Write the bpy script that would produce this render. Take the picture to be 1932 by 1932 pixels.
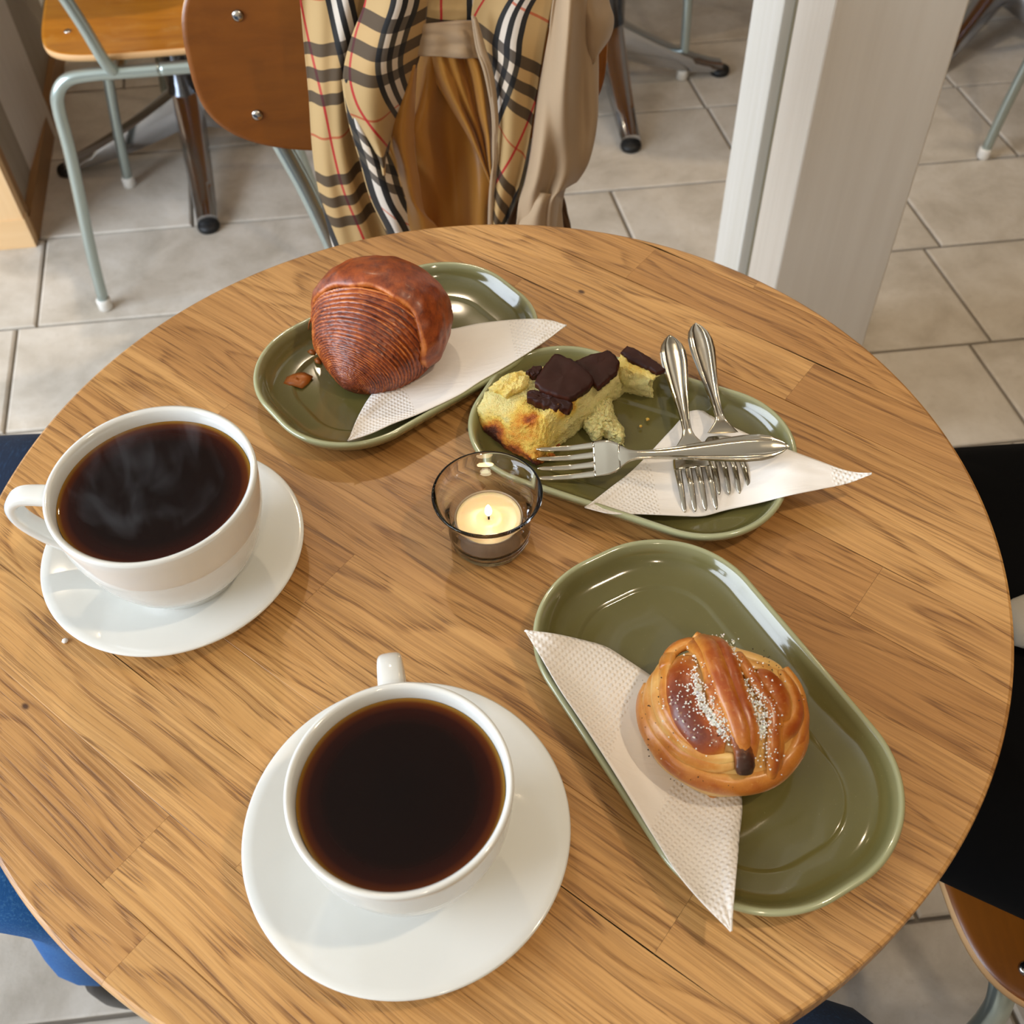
import bpy, bmesh, math, random
from mathutils import Vector, Matrix, noise
import numpy as np
random.seed(7)
D = bpy.data
COL = bpy.context.scene.collection
for o in list(D.objects): D.objects.remove(o)
SC = bpy.context.scene

# ------------------------------------------------------------------ camera
CAM = Vector((0.018984, -0.384838, 1.247775))
FPX, PITCH, ROLL = 2012.918, 0.893511, -0.0401
_fw = Vector((0, math.cos(PITCH), -math.sin(PITCH)))
_r = Vector((1, 0, 0)); _u = _r.cross(_fw)
CR = math.cos(ROLL)*_r + math.sin(ROLL)*_u
CU = -math.sin(ROLL)*_r + math.cos(ROLL)*_u
cd = D.cameras.new('camera'); cam = D.objects.new('camera', cd); COL.objects.link(cam)
cd.sensor_width = 36; cd.lens = FPX/1932*36; cd.clip_start = .02; cd.clip_end = 60
cam.matrix_world = Matrix((
    (CR.x, CU.x, -_fw.x, CAM.x), (CR.y, CU.y, -_fw.y, CAM.y), (CR.z, CU.z, -_fw.z, CAM.z), (0, 0, 0, 1)))
cd.dof.use_dof = True; cd.dof.focus_distance = .60; cd.dof.aperture_fstop = 15
SC.camera = cam

# ------------------------------------------------------------------ light and exposure
SC.view_settings.view_transform = 'Standard'; SC.view_settings.look = 'None'
SC.view_settings.gamma = 1; SC.view_settings.use_curve_mapping = False
SC.view_settings.exposure = -0.3
wd = D.worlds.new('daylight'); SC.world = wd; wd.use_nodes = True
wd.node_tree.nodes['Background'].inputs[0].default_value = (.80, .90, 1.0, 1)
wd.node_tree.nodes['Background'].inputs[1].default_value = .85
def area(name, loc, target, sx, sy, power, col):
    l = D.lights.new(name, 'AREA'); l.shape = 'RECTANGLE'; l.size = sx; l.size_y = sy
    l.energy = power; l.color = col
    o = D.objects.new(name, l); COL.objects.link(o); o.location = loc
    o.rotation_euler = (Vector(target)-Vector(loc)).to_track_quat('-Z', 'Y').to_euler()
    return o
area('window_daylight', (-2.45, -.50, 1.50), (0, .1, .6), 2.3, 1.7, 150, (.78, .88, 1.0))
LAMPS = [(-.25, 1.55, 2.55), (1.25, 1.3, 2.55), (.9, -.3, 2.55), (-.9, 2.6, 2.55), (.25, -1.45, 2.55)]

# ------------------------------------------------------------------ pixels of the photograph to points on real planes
def ray(px, py):
    return (_fw + CR*((px-966)/FPX) - CU*((py-966)/FPX))
def at(px, py, z):
    d = ray(px, py); return CAM + d*((z-CAM.z)/d.z)
def aty(px, py, y):
    d = ray(px, py); return CAM + d*((y-CAM.y)/d.y)

# ------------------------------------------------------------------ object helpers
def prop(o, label=None, cat=None, group=None, kind=None):
    if label: o['label'] = label
    if cat: o['category'] = cat
    if group: o['group'] = group
    if kind: o['kind'] = kind
    return o
def empty(name, loc, rz=0, label=None, cat=None, group=None, kind=None):
    o = D.objects.new(name, None); COL.objects.link(o); o.empty_display_size = .05
    o.location = loc; o.rotation_euler = (0, 0, rz)
    return prop(o, label, cat, group, kind)
def obj(name, me, mat, parent=None, smooth=True, loc=None, rot=None):
    """me: (verts, faces) or a mesh.  With a parent the coordinates are the parent's own."""
    if isinstance(me, tuple):
        m = D.meshes.new(name); m.from_pydata([tuple(v) for v in me[0]], [], me[1]); m.update()
        bm = bmesh.new(); bm.from_mesh(m); bmesh.ops.recalc_face_normals(bm, faces=bm.faces); bm.to_mesh(m); bm.free()
    else: m = me
    if mat is not None and len(m.materials) == 0: m.materials.append(mat)
    if smooth:
        m.polygons.foreach_set('use_smooth', [True]*len(m.polygons))
    o = D.objects.new(name, m); COL.objects.link(o)
    if loc is not None: o.location = loc
    if rot is not None: o.rotation_euler = rot
    if parent is not None: o.parent = parent
    return o
def sharp(o, deg=35):
    m = o.modifiers.new('split', 'EDGE_SPLIT'); m.split_angle = math.radians(deg); return o
def bevel(o, w, seg=2):
    m = o.modifiers.new('bevel', 'BEVEL'); m.width = w; m.segments = seg; m.limit_method = 'ANGLE'; m.angle_limit = math.radians(40); return o
def subsurf(o, n=2):
    m = o.modifiers.new('sub', 'SUBSURF'); m.levels = n; m.render_levels = n; return o
def join(*ms):
    V = []; F = []
    for v, f in ms:
        b = len(V); V += list(v); F += [tuple(i+b for i in q) for q in f]
    return V, F
def box(x0, x1, y0, y1, z0, z1):
    V = [(x, y, z) for z in (z0, z1) for y in (y0, y1) for x in (x0, x1)]
    return V, [(0, 1, 3, 2), (4, 6, 7, 5), (0, 4, 5, 1), (2, 3, 7, 6), (0, 2, 6, 4), (1, 5, 7, 3)]
def grid(rows, closed_u=False, cap0=False, cap1=False):
    """rows: list of rings (each list of points)"""
    n = len(rows[0]); V = [p for r in rows for p in r]; F = []
    for i in range(len(rows)-1):
        for j in range(n if closed_u else n-1):
            k = (j+1) % n
            F.append((i*n+j, i*n+k, (i+1)*n+k, (i+1)*n+j))
    if cap0: F.append(tuple(range(n))[::-1])
    if cap1: F.append(tuple(range((len(rows)-1)*n, len(rows)*n)))
    return V, F
def lathe(prof, seg=64, cx=0, cy=0, closed=False):
    rows = []
    for r, z in prof:
        r = max(r, 1e-5)
        rows.append([(cx+r*math.cos(2*math.pi*j/seg), cy+r*math.sin(2*math.pi*j/seg), z) for j in range(seg)])
    if closed: rows.append(rows[0])
    return grid(rows, True)
def spline(pts, n):
    """Catmull-Rom resample of points (tuples of any length)"""
    P = [np.array(p, float) for p in pts]
    if len(P) == 2: return [P[0]+(P[1]-P[0])*i/(n-1) for i in range(n)]
    P = [2*P[0]-P[1]] + P + [2*P[-1]-P[-2]]; out = []; m = len(P)-3
    for i in range(n):
        t = i/(n-1)*m; k = min(int(t), m-1); t -= k
        a, b, c, d = P[k:k+4]
        out.append(.5*((2*b)+(-a+c)*t+(2*a-5*b+4*c-d)*t*t+(-a+3*b-3*c+d)*t**3))
    return out
def sweep(pts, rad, seg=12, up=None, flat=1.0, cap=True):
    """tube along pts; rad a number or a list; flat squashes it along the up axis"""
    P = [Vector(tuple(float(c) for c in p[:3])) for p in pts]; n = len(P)
    R = rad if isinstance(rad, (list, tuple)) else [rad]*n
    rows = []; U = Vector(up) if up else None; pu = None
    for i in range(n):
        t = (P[min(i+1, n-1)]-P[max(i-1, 0)]).normalized()
        if U is None:
            if pu is None: a = Vector((0, 0, 1)) if abs(t.z) < .9 else Vector((1, 0, 0))
            else: a = pu
        else: a = U[i] if isinstance(up, list) and not isinstance(up[0], (int, float)) else U
        s = t.cross(a).normalized(); a = s.cross(t).normalized(); pu = a
        rows.append([tuple(P[i]+s*(R[i]*math.cos(2*math.pi*j/seg))+a*(R[i]*flat*math.sin(2*math.pi*j/seg))) for j in range(seg)])
    return grid(rows, True, cap, cap)
def fill(poly, z0, z1):
    n = len(poly); V = [(p[0], p[1], z0) for p in poly]+[(p[0], p[1], z1) for p in poly]
    F = [tuple(range(n))[::-1], tuple(range(n, 2*n))]+[(i, (i+1) % n, n+(i+1) % n, n+i) for i in range(n)]
    return V, F
def nz(p, s=1.0, off=0.0):
    return noise.noise(Vector((p[0]*s+off, p[1]*s+off*.7, p[2]*s-off)))
def copy_tree(o, parent=None):
    c = o.copy(); COL.objects.link(c)
    if parent is not None: c.parent = parent
    for ch in [x for x in D.objects if x.parent == o]: copy_tree(ch, c)
    return c

# ------------------------------------------------------------------ materials
class NT:
    def __init__(s, name):
        s.m = D.materials.new(name); s.m.use_nodes = True; s.t = s.m.node_tree
        s.b = s.t.nodes['Principled BSDF']; s.out = s.t.nodes['Material Output']
    def n(s, typ, **kw):
        x = s.t.nodes.new(typ)
        for k, v in kw.items(): setattr(x, k, v)
        return x
    def l(s, a, b): s.t.links.new(a, b)
    def coord(s, kind='Object', scale=(1, 1, 1), rot=(0, 0, 0), rnd=0):
        tc = s.n('ShaderNodeTexCoord'); mp = s.n('ShaderNodeMapping')
        mp.inputs['Scale'].default_value = scale; mp.inputs['Rotation'].default_value = rot
        src = tc.outputs[kind]
        if rnd:
            oi = s.n('ShaderNodeObjectInfo'); mu = s.n('ShaderNodeMath', operation='MULTIPLY'); mu.inputs[1].default_value = rnd
            s.l(oi.outputs['Random'], mu.inputs[0]); ad = s.n('ShaderNodeVectorMath', operation='ADD')
            s.l(src, ad.inputs[0]); s.l(mu.outputs[0], ad.inputs[1]); src = ad.outputs[0]
        s.l(src, mp.inputs[0]); return mp.outputs[0]
    def noise(s, vec, scale, detail=4, rough=.55, dist=0):
        x = s.n('ShaderNodeTexNoise'); x.inputs['Scale'].default_value = scale; x.inputs['Detail'].default_value = detail
        x.inputs['Roughness'].default_value = rough; x.inputs['Distortion'].default_value = dist
        if vec is not None: s.l(vec, x.inputs['Vector'])
        return x.outputs['Fac']
    def ramp(s, fac, stops, interp='LINEAR'):
        x = s.n('ShaderNodeValToRGB'); cr = x.color_ramp; cr.interpolation = interp
        while len(cr.elements) > 1: cr.elements.remove(cr.elements[-1])
        cr.elements[0].position = stops[0][0]; cr.elements[0].color = rgb(stops[0][1])
        for p, c in stops[1:]:
            e = cr.elements.new(p); e.color = rgb(c)
        s.l(fac, x.inputs[0]); return x.outputs[0]
    def mix(s, fac, a, b, mode='MIX'):
        x = s.n('ShaderNodeMix', data_type='RGBA', blend_type=mode)
        for v, i in ((fac, 0), (a, 6), (b, 7)):
            if isinstance(v, (int, float)): x.inputs[i].default_value = v
            elif isinstance(v, (tuple, list, str)): x.inputs[i].default_value = rgb(v)
            else: s.l(v, x.inputs[i])
        return x.outputs[2]
    def math(s, op, a, b=None, c=None):
        x = s.n('ShaderNodeMath', operation=op)
        for v, i in ((a, 0), (b, 1), (c, 2)):
            if v is None: continue
            if isinstance(v, (int, float)): x.inputs[i].default_value = v
            else: s.l(v, x.inputs[i])
        return x.outputs[0]
    def bump(s, h, strength=.3, dist=.001):
        x = s.n('ShaderNodeBump'); x.inputs['Strength'].default_value = strength; x.inputs['Distance'].default_value = dist
        s.l(h, x.inputs['Height']); s.l(x.outputs[0], s.b.inputs['Normal'])
    def base(s, c): s.l(c, s.b.inputs['Base Color'])
    def attr(s, name, typ='GEOMETRY'):
        x = s.n('ShaderNodeAttribute'); x.attribute_name = name; x.attribute_type = typ; return x
def rgb(c):
    if isinstance(c, str):
        c = c.lstrip('#'); v = [int(c[i:i+2], 16)/255 for i in (0, 2, 4)]
        return tuple([(x/12.92 if x <= .04045 else ((x+.055)/1.055)**2.4) for x in v]+[1.0])
    return tuple(c[:3])+(1.0,) if len(c) == 3 else tuple(c)
def simple(name, c, rough=.5, metal=0, **kw):
    m = NT(name); m.b.inputs['Base Color'].default_value = rgb(c); m.b.inputs['Roughness'].default_value = rough
    m.b.inputs['Metallic'].default_value = metal
    for k, v in kw.items(): m.b.inputs[k.replace('_', ' ')].default_value = v
    return m

def mat_oak():
    m = NT('oiled_oak')
    v = m.coord(scale=(1, 1, 1), rnd=37)
    def mp(sc, rot=0):
        x = m.n('ShaderNodeMapping'); m.l(v, x.inputs[0]); x.inputs['Scale'].default_value = sc; x.inputs['Rotation'].default_value = (0, 0, rot); return x.outputs[0]
    wv = m.noise(mp((5, 9, 5)), 1.0, 2, .5); wx = m.n('ShaderNodeCombineXYZ'); m.l(m.math('MULTIPLY', m.math('SUBTRACT', wv, .5), .018), wx.inputs[1])
    wa = m.n('ShaderNodeVectorMath', operation='ADD'); m.l(v, wa.inputs[0]); m.l(wx.outputs[0], wa.inputs[1]); v0_, v = v, wa.outputs[0]
    big = m.noise(mp((1.5, 12, 4)), 1.0, 3, .42, .3)                   # slow wander of the growth rings
    rings = m.math('FRACT', m.math('MULTIPLY', big, 24))
    rl = m.ramp(rings, [(0, '#101010'), (.30, '#1c1c1c'), (.60, '#8a8a8a'), (.86, '#ffffff'), (1, '#101010')])
    fine = m.ramp(m.noise(mp((1.6, 190, 30)), 1.0, 4, .6, .05), [(.36, '#000000'), (.64, '#ffffff')])
    streak = m.ramp(m.noise(mp((3.5, 430, 60)), 1.0, 3, .5, .05), [(.51, '#000000'), (.58, '#ffffff')])
    pore = m.ramp(m.noise(mp((34, 1000, 100)), 1.0, 2, .55, .05), [(.50, '#000000'), (.59, '#ffffff')])
    cloud = m.noise(mp((3, 9, 5)), 1.0, 3)
    tone = m.attr('tone', 'OBJECT').outputs['Fac']
    light = m.mix(tone, '#ad7c43', '#dcae6e')
    dark = m.mix(tone, '#7f5222', '#ad7c3c')
    g = m.math('ADD', m.math('MULTIPLY', rl, .36), m.math('MULTIPLY', fine, .40))
    c = m.mix(g, light, dark)
    c = m.mix(m.math('MULTIPLY', streak, m.math('ADD', m.math('MULTIPLY', rl, .40), .25)), c, '#7c5127')
    pm = m.math('MULTIPLY', m.math('MULTIPLY', pore, m.math('ADD', m.math('MULTIPLY', rl, .75), .22)), .75)
    c = m.mix(pm, c, '#6c4620')
    c = m.mix(m.math('MULTIPLY', cloud, .30), c, '#cf9a5c', 'MULTIPLY')
    knot = m.n('ShaderNodeTexVoronoi'); knot.inputs['Scale'].default_value = 1.3; m.l(mp((9, 13, 9)), knot.inputs['Vector'])
    c = m.mix(m.ramp(knot.outputs['Distance'], [(.018, '#ffffff'), (.04, '#000000')]), c, '#4a2a10')
    m.base(c); m.b.inputs['Roughness'].default_value = .42
    m.b.inputs['Coat Weight'].default_value = .10; m.b.inputs['Coat Roughness'].default_value = .30
    m.bump(m.math('SUBTRACT', 1.0, m.math('ADD', pm, m.math('MULTIPLY', streak, .4))), .35, .0004)
    return m.m
M = {}
M['oak'] = mat_oak()
def mat_tile():
    m = NT('travertine_tile'); v = m.coord('Object', rnd=11)
    a = m.noise(v, 9, 6, .65, .3); b = m.noise(v, 70, 5, .7); c = m.noise(v, 260, 3, .6)
    oi = m.n('ShaderNodeObjectInfo')
    k = m.ramp(a, [(.3, '#aaa091'), (.5, '#c3baad'), (.72, '#d6cfc5')])
    k = m.mix(m.ramp(b, [(.56, '#000000'), (.74, '#8a8a8a')]), k, '#8a7c69')
    k = m.mix(m.ramp(c, [(.6, '#000000'), (.72, '#707070')]), k, '#9a8c79')
    k = m.mix(m.math('MULTIPLY', oi.outputs['Random'], .30), k, '#d6cec2')
    m.base(k); m.b.inputs['Roughness'].default_value = .5; m.bump(m.math('ADD', b, m.math('MULTIPLY', c, .5)), .25, .0012)
    return m.m
M['tile'] = mat_tile()
M['grout'] = simple('grout', '#7d7468', .9).m
M['ceiling'] = simple('white_ceiling_paint', '#d8d2c6', .8).m
M['wall'] = simple('warm_white_wall_paint', '#c8b8a0', .8).m
M['wall_dark'] = simple('brown_panel_wall', '#6b4f34', .7).m
def mat_paint(name, c1, c2, rough=.35):
    m = NT(name); v = m.coord(scale=(60, 60, 2.5)); a = m.noise(v, 1, 4); v2 = m.coord(scale=(14, 14, 9)); b = m.noise(v2, 1, 3)
    m.base(m.mix(m.ramp(a, [(.35, '#000000'), (.7, '#ffffff')]), c1, c2)); m.b.inputs['Roughness'].default_value = rough
    k = m.n('ShaderNodeTexVoronoi'); k.inputs['Scale'].default_value = 9; m.l(m.coord(scale=(1, 1, .8)), k.inputs['Vector'])
    m.bump(m.math('ADD', a, m.math('MULTIPLY', b, 2)), .06, .0008); return m.m
M['post'] = mat_paint('white_gloss_timber', '#e6ddd1', '#dfd5c8')
M['panel'] = mat_paint('grey_panel_paint', '#a89c8a', '#a0937f', .5)
M['taupe'] = mat_paint('taupe_groove', '#82775f', '#786d55', .5)  # darker taupe for the strip between post and board
M['white_panel'] = mat_paint('white_panel_paint', '#eeebe4', '#e4e0d6', .5)
def mat_pine(name, a, b, sc=(40, 40, 3)):
    m = NT(name); v = m.coord(scale=sc); n = m.noise(v, 1, 4, .5, .6)
    m.base(m.mix(n, a, b)); m.b.inputs['Roughness'].default_value = .45; return m.m
M['pine'] = mat_pine('pale_pine', '#f0cd9e', '#dfb37c')
M['pine_x'] = mat_pine('pale_pine_rail', '#f0cd9e', '#dfb37c', (3, 40, 40))
M['brown_base'] = mat_pine('brown_oak_skirting', '#a87c4b', '#8d6538', (40, 3, 40))
def mat_ply(name, a, b, c, rough=.3):
    m = NT(name); v = m.coord(scale=(9, 60, 60)); n = m.noise(v, 1, 5, .6, .3); v2 = m.coord(scale=(16, 16, 16)); w = m.noise(v2, 1, 5, .7)
    k = m.mix(m.ramp(n, [(.3, '#000000'), (.7, '#ffffff')]), a, b); k = m.mix(m.ramp(w, [(.56, '#000000'), (.74, '#bbbbbb')]), k, c)
    m.base(k); m.b.inputs['Roughness'].default_value = rough; m.b.inputs['Coat Weight'].default_value = .35; m.b.inputs['Coat Roughness'].default_value = .2
    return m.m
M['ply'] = mat_ply('honey_plywood', '#c07d20', '#a8650f', '#d3a25a')
M['ply_dark'] = mat_ply('brown_plywood', '#8d5010', '#7a430b', '#96591a', .38)
M['ply_edge'] = simple('pale_plywood_edge', '#d6a874', .6).m
M['tube'] = simple('silver_grey_lacquered_steel', '#aebab6', .28, .75).m
M['chrome'] = simple('polished_aluminium', '#b9bcc2', .16, 1.0).m
M['steel'] = simple('screw_steel', '#c8c6c0', .22, 1.0).m
M['white_cap'] = simple('white_plastic_cap', '#e8e4dc', .45).m
M['black_rubber'] = simple('black_rubber', '#0d0e0f', .5).m
def mat_denim(name, a, b, c):
    m = NT(name); v = m.coord(scale=(1, 1, 1)); n1 = m.noise(v, 14, 4); n2 = m.noise(m.coord(scale=(500, 60, 500)), 1, 3, .7)
    k = m.mix(n1, a, b); k = m.mix(m.ramp(n2, [(.52, '#000000'), (.75, '#cccccc')]), k, c)
    m.base(k); m.b.inputs['Roughness'].default_value = .9; m.bump(n2, .4, .0008); return m.m
M['denim'] = mat_denim('blue_denim', '#1560a6', '#0e4a88', '#5a97c9')
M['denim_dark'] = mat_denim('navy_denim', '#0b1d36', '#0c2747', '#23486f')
M['black_cloth'] = simple('black_wool', '#050506', .95, Specular_IOR_Level=.1).m
M['grey_cloth'] = simple('pale_grey_cloth', '#a39c8f', .9).m
M['skin'] = simple('skin', '#c58f6f', .5).m
M['leather'] = simple('dark_shoe_leather', '#1c1714', .4).m
def mat_china():
    m = simple('white_glazed_china', '#dfdfda', .12); m.b.inputs['Coat Weight'].default_value = .4; m.b.inputs['Coat Roughness'].default_value = .04
    return m.m
M['china'] = mat_china()
def mat_green():
    m = NT('olive_green_glaze'); v = m.coord(); a = m.noise(v, 26, 4); s = m.noise(v, 900, 2)
    rim = m.attr('rim').outputs['Fac']
    k = m.mix(a, '#59542c', '#676138')
    k = m.mix(m.ramp(s, [(.70, '#000000'), (.78, '#888888')]), k, '#a3a27a')
    k = m.mix(rim, k, '#a9ab85')
    m.base(k); m.b.inputs['Roughness'].default_value = .13; m.b.inputs['Coat Weight'].default_value = .5; m.b.inputs['Coat Roughness'].default_value = .05
    return m.m
M['green'] = mat_green()
def mat_coffee():
    m = NT('black_coffee'); r = m.attr('edge').outputs['Fac']
    k = m.ramp(r, [(0, '#0d0403'), (.70, '#120503'), (.88, '#2a0c05'), (.955, '#55260a'), (1, '#8c6520')])
    m.base(k); m.b.inputs['Roughness'].default_value = .03; m.b.inputs['IOR'].default_value = 1.33; m.b.inputs['Specular IOR Level'].default_value = .36
    return m.m
M['coffee'] = mat_coffee()
def mat_paper():
    m = NT('white_paper_napkin'); uv = m.coord('UV'); emb = m.attr('emboss').outputs['Fac']
    vo = m.n('ShaderNodeTexVoronoi'); vo.inputs['Scale'].default_value = 1; vo.inputs['Randomness'].default_value = .05
    mp = m.n('ShaderNodeMapping'); mp.inputs['Scale'].default_value = (360, 360, 360); mp.inputs['Rotation'].default_value = (0, 0, .7); m.l(uv, mp.inputs[0]); m.l(mp.outputs[0], vo.inputs['Vector'])
    dots = m.ramp(vo.outputs['Distance'], [(.10, '#ffffff'), (.42, '#000000')])
    wr = m.noise(m.coord('UV', scale=(28, 75, 60), rot=(0, 0, .5)), 1, 3, .5, .8); fib = m.noise(m.coord('UV', scale=(900, 900, 900)), 1, 2)
    h = m.math('ADD', m.math('MULTIPLY', m.math('MULTIPLY', dots, emb), .55), m.math('ADD', m.math('MULTIPLY', wr, 1.0), m.math('MULTIPLY', fib, .03)))
    m.b.inputs['Base Color'].default_value = rgb('#e9e3dc'); m.b.inputs['Roughness'].default_value = .95
    m.b.inputs['Specular IOR Level'].default_value = .15; m.bump(h, .9, .0009); return m.m
M['paper'] = mat_paper()
def mat_glass():
    m = simple('clear_glass', '#ffffff', .0); m.b.inputs['Transmission Weight'].default_value = 1; m.b.inputs['IOR'].default_value = 1.46
    return m.m
M['glass'] = mat_glass()
M['wax'] = simple('candle_wax', '#e8cfa8', .25, Subsurface_Weight=.6, Subsurface_Scale=.006).m
M['wax'].node_tree.nodes['Principled BSDF'].inputs['Subsurface Radius'].default_value = (1, .6, .25)
M['tin'] = simple('tealight_cup_plastic', '#8f8478', .35, .3).m
M['wick'] = simple('charred_wick', '#191009', .9).m
def emis(name, c, s):
    m = NT(name); m.b.inputs['Base Color'].default_value = (0, 0, 0, 1); m.b.inputs['Emission Color'].default_value = rgb(c); m.b.inputs['Emission Strength'].default_value = s
    return m.m
M['flame'] = emis('candle_flame', '#fff3c8', 14)
M['lamp_glow'] = emis('warm_lamp_glow', '#ffdfae', 60)
M['fork'] = simple('stainless_steel', '#c4beb0', .17, 1.0).m

# ------------------------------------------------------------------ the room
def struct(name, me, mat, parent=None, label=None, **kw):
    o = obj(name, me, mat, parent, smooth=False, **kw)
    if parent is None: o['kind'] = 'structure'
    if label: o['label'] = label
    return o
floor = struct('floor', box(-2.6, 3.2, -2.2, 4.2, -.06, -.006), M['grout'], label='beige travertine tiled floor')
SL = .075                                   # the tile rows run slightly askew of the table
ROWS = [-1.55, -1.25, -.95, -.65, -.36, -.035, .20, .43, .66, .885, 1.145, 1.405, 1.675, 1.945, 2.215, 2.485, 2.755, 3.025, 3.3, 3.57, 3.84]
JOINT = {5: .462, 8: -.80, 9: -.80, 10: -.812, 11: -.03, 12: -.08, 13: .28}
tile_i = 0
for i in range(len(ROWS)-1):
    y0, y1 = ROWS[i], ROWS[i+1]; off = JOINT.get(i, (-.8 if i % 2 else -.52)); W_ = .5475
    k0 = int((-2.5-off)//W_)
    for k in range(k0, k0+12):
        xa, xb = off+k*W_, off+(k+1)*W_
        if xb > 3.1: break
        lean = -.17
        g = .0028; dz = random.uniform(-.0006, .0006)
        P4 = [(xa+g, y0+g), (xb-g, y0+g), (xb-g+lean*(y1-y0), y1-g), (xa+g+lean*(y1-y0), y1-g)]
        if i > 12 and (xa > 2.2 or xb < -1.2): continue
        P4 = [(x, y+SL*x) for x, y in P4]
        cx = sum(p[0] for p in P4)/4; cy = sum(p[1] for p in P4)/4
        b = .0022
        ins = [(x+(cx-x)*b*6, y+(cy-y)*b*10) for x, y in P4]
        V = [(x-cx, y-cy, -.006) for x, y in P4]+[(x-cx, y-cy, -.0018) for x, y in P4]+[(x-cx, y-cy, dz) for x, y in ins]
        F = [(0, 1, 5, 4), (1, 2, 6, 5), (2, 3, 7, 6), (3, 0, 4, 7), (4, 5, 9, 8), (5, 6, 10, 9), (6, 7, 11, 10), (7, 4, 8, 11), (8, 9, 10, 11)]
        obj('tile', (V, F), M['tile'], floor, smooth=False, loc=(cx, cy, 0))
# room shell (mostly outside the frame, seen in reflections and as bounce light)
struct('ceiling', box(-2.6, 3.2, -2.2, 4.2, 2.62, 2.7), M['ceiling'])
struct('wall_back', box(-2.6, 3.2, 4.2, 4.3, -.06, 2.7), M['wall'])
struct('wall_right', box(3.2, 3.3, -2.2, 4.3, -.06, 2.7), M['wall_dark'])
struct('wall_front', box(-2.6, 3.2, -2.3, -2.2, -.06, 2.7), M['wall'])
wl = struct('wall_left', join(box(-2.7, -2.6, -2.2, 4.2, -.06, .55), box(-2.7, -2.6, -2.2, 4.2, 2.35, 2.7),
                              box(-2.7, -2.6, -2.2, -1.75, .55, 2.35), box(-2.7, -2.6, .75, 1.3, .55, 2.35), box(-2.7, -2.6, 3.2, 4.2, .55, 2.35)), M['wall'])
for nm, ya, yb in (('window_1', -1.75, .75), ('window_2', 1.3, 3.2)):
    struct(nm, join(box(-2.69, -2.61, ya, ya+.05, .55, 2.35), box(-2.69, -2.61, yb-.05, yb, .55, 2.35), box(-2.69, -2.61, ya+.05, yb-.05, .55, .60),
                    box(-2.69, -2.61, ya+.05, yb-.05, 2.30, 2.35), box(-2.67, -2.63, (ya+yb)/2-.025, (ya+yb)/2+.025, .60, 2.30)), M['white_panel'])

# half-height partition at the left: pine frame round a white panel, its other face grey with a brown skirting
pt = empty('partition', (-.871, 1.324, 0), math.radians(5), 'half-height partition with pine frame, white and grey panels, left of the chairs', 'partition')
obj('panel', box(-.95, -.02, .012, .40, .0, 1.0), M['post'], pt, smooth=False)
obj('stile', box(-.052, 0, -.008, .014, .05, 1.0), M['pine'], pt, smooth=False)
obj('rail', box(-.95, .002, -.010, .014, 0, .062), M['pine_x'], pt, smooth=False)
sd = obj('side_panel', box(-.022, -.008, .0145, .72, .05, 1.0), M['panel'], pt, smooth=False, rot=(0, 0, math.radians(4)))
obj('edge_trim', box(-.012, .0, .0145, .034, .05, 1.0), M['brown_base'], pt, smooth=False)
obj('skirting', box(-.012, .006, .0145, .72, 0, .05), M['brown_base'], pt, smooth=False, rot=(0, 0, math.radians(4)))

# white timber post: a thick post, a groove and a narrower board behind it
po = empty('timber_post', (.374, .709, 0), math.radians(4.5), 'white painted timber post with a groove and narrow board, right behind the table', 'post')
bevel(obj('post', box(0, .148, 0, .105, 0, 2.62), M['post'], po, smooth=False), .003)
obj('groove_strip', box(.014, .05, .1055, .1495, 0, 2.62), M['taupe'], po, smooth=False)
bevel(obj('board', box(.0, .055, .150, .262, 0, 2.62), M['white_panel'], po, smooth=False), .002)

# ceiling spot lamps (out of the frame; their reflections show in the glaze); the last is added fill for the post front
for i, (x, y, z) in enumerate(LAMPS):
    t = empty('ceiling_lamp', (x, y, z), 0, 'round warm ceiling spot lamp '+('above the coat chair', 'beyond the white post', 'above the person in black', 'above the far table at the left', 'behind the viewer, added to brighten the post')[i], 'lamp', 'ceiling spot lamps')
    obj('housing', lathe([(.0, .07), (.05, .07), (.055, .05), (.055, 0), (.048, 0), (.048, .03), (0, .03)], 32), M['steel'], t)
    obj('glow_disc', lathe([(0, .012), (.045, .012), (.045, .02), (0, .02)], 32), M['lamp_glow'], t)
    l = D.lights.new('lamp_light', 'SPOT'); l.energy = (60, 30, 54, 14, 34)[i]; l.color = (1.0, .81, .58); l.shadow_soft_size = .045
    l.spot_size = math.radians(110); l.spot_blend = .6
    lo = D.objects.new('lamp_light', l); COL.objects.link(lo); lo.parent = t; lo.location = (0, 0, .0)

# ------------------------------------------------------------------ round oak table
R = .30; TZ = .75; TH = .022
tb = empty('round_table', (0, 0, 0), 0, 'round oak butcher-block table with cups, plates and a candle on it', 'table')
GA = math.radians(-39); gx, gy = math.cos(GA), math.sin(GA)
circ = [(R*math.cos(2*math.pi*k/360), R*math.sin(2*math.pi*k/360)) for k in range(360)]
cuv = [(x*gx+y*gy, -x*gy+y*gx) for x, y in circ]     # u along the grain, v across
def clip(poly, ax, lim, keep_less):
    out = []
    for i in range(len(poly)):
        a, b = poly[i-1], poly[i]
        ia = (a[ax] <= lim) == keep_less or abs(a[ax]-lim) < 1e-9; ib = (b[ax] <= lim) == keep_less or abs(b[ax]-lim) < 1e-9
        if ia != ib:
            t = (lim-a[ax])/(b[ax]-a[ax]); out.append((a[0]+t*(b[0]-a[0]), a[1]+t*(b[1]-a[1])))
        if ib: out.append(b)
    return out
V0 = -.2273; SW = .0430
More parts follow.
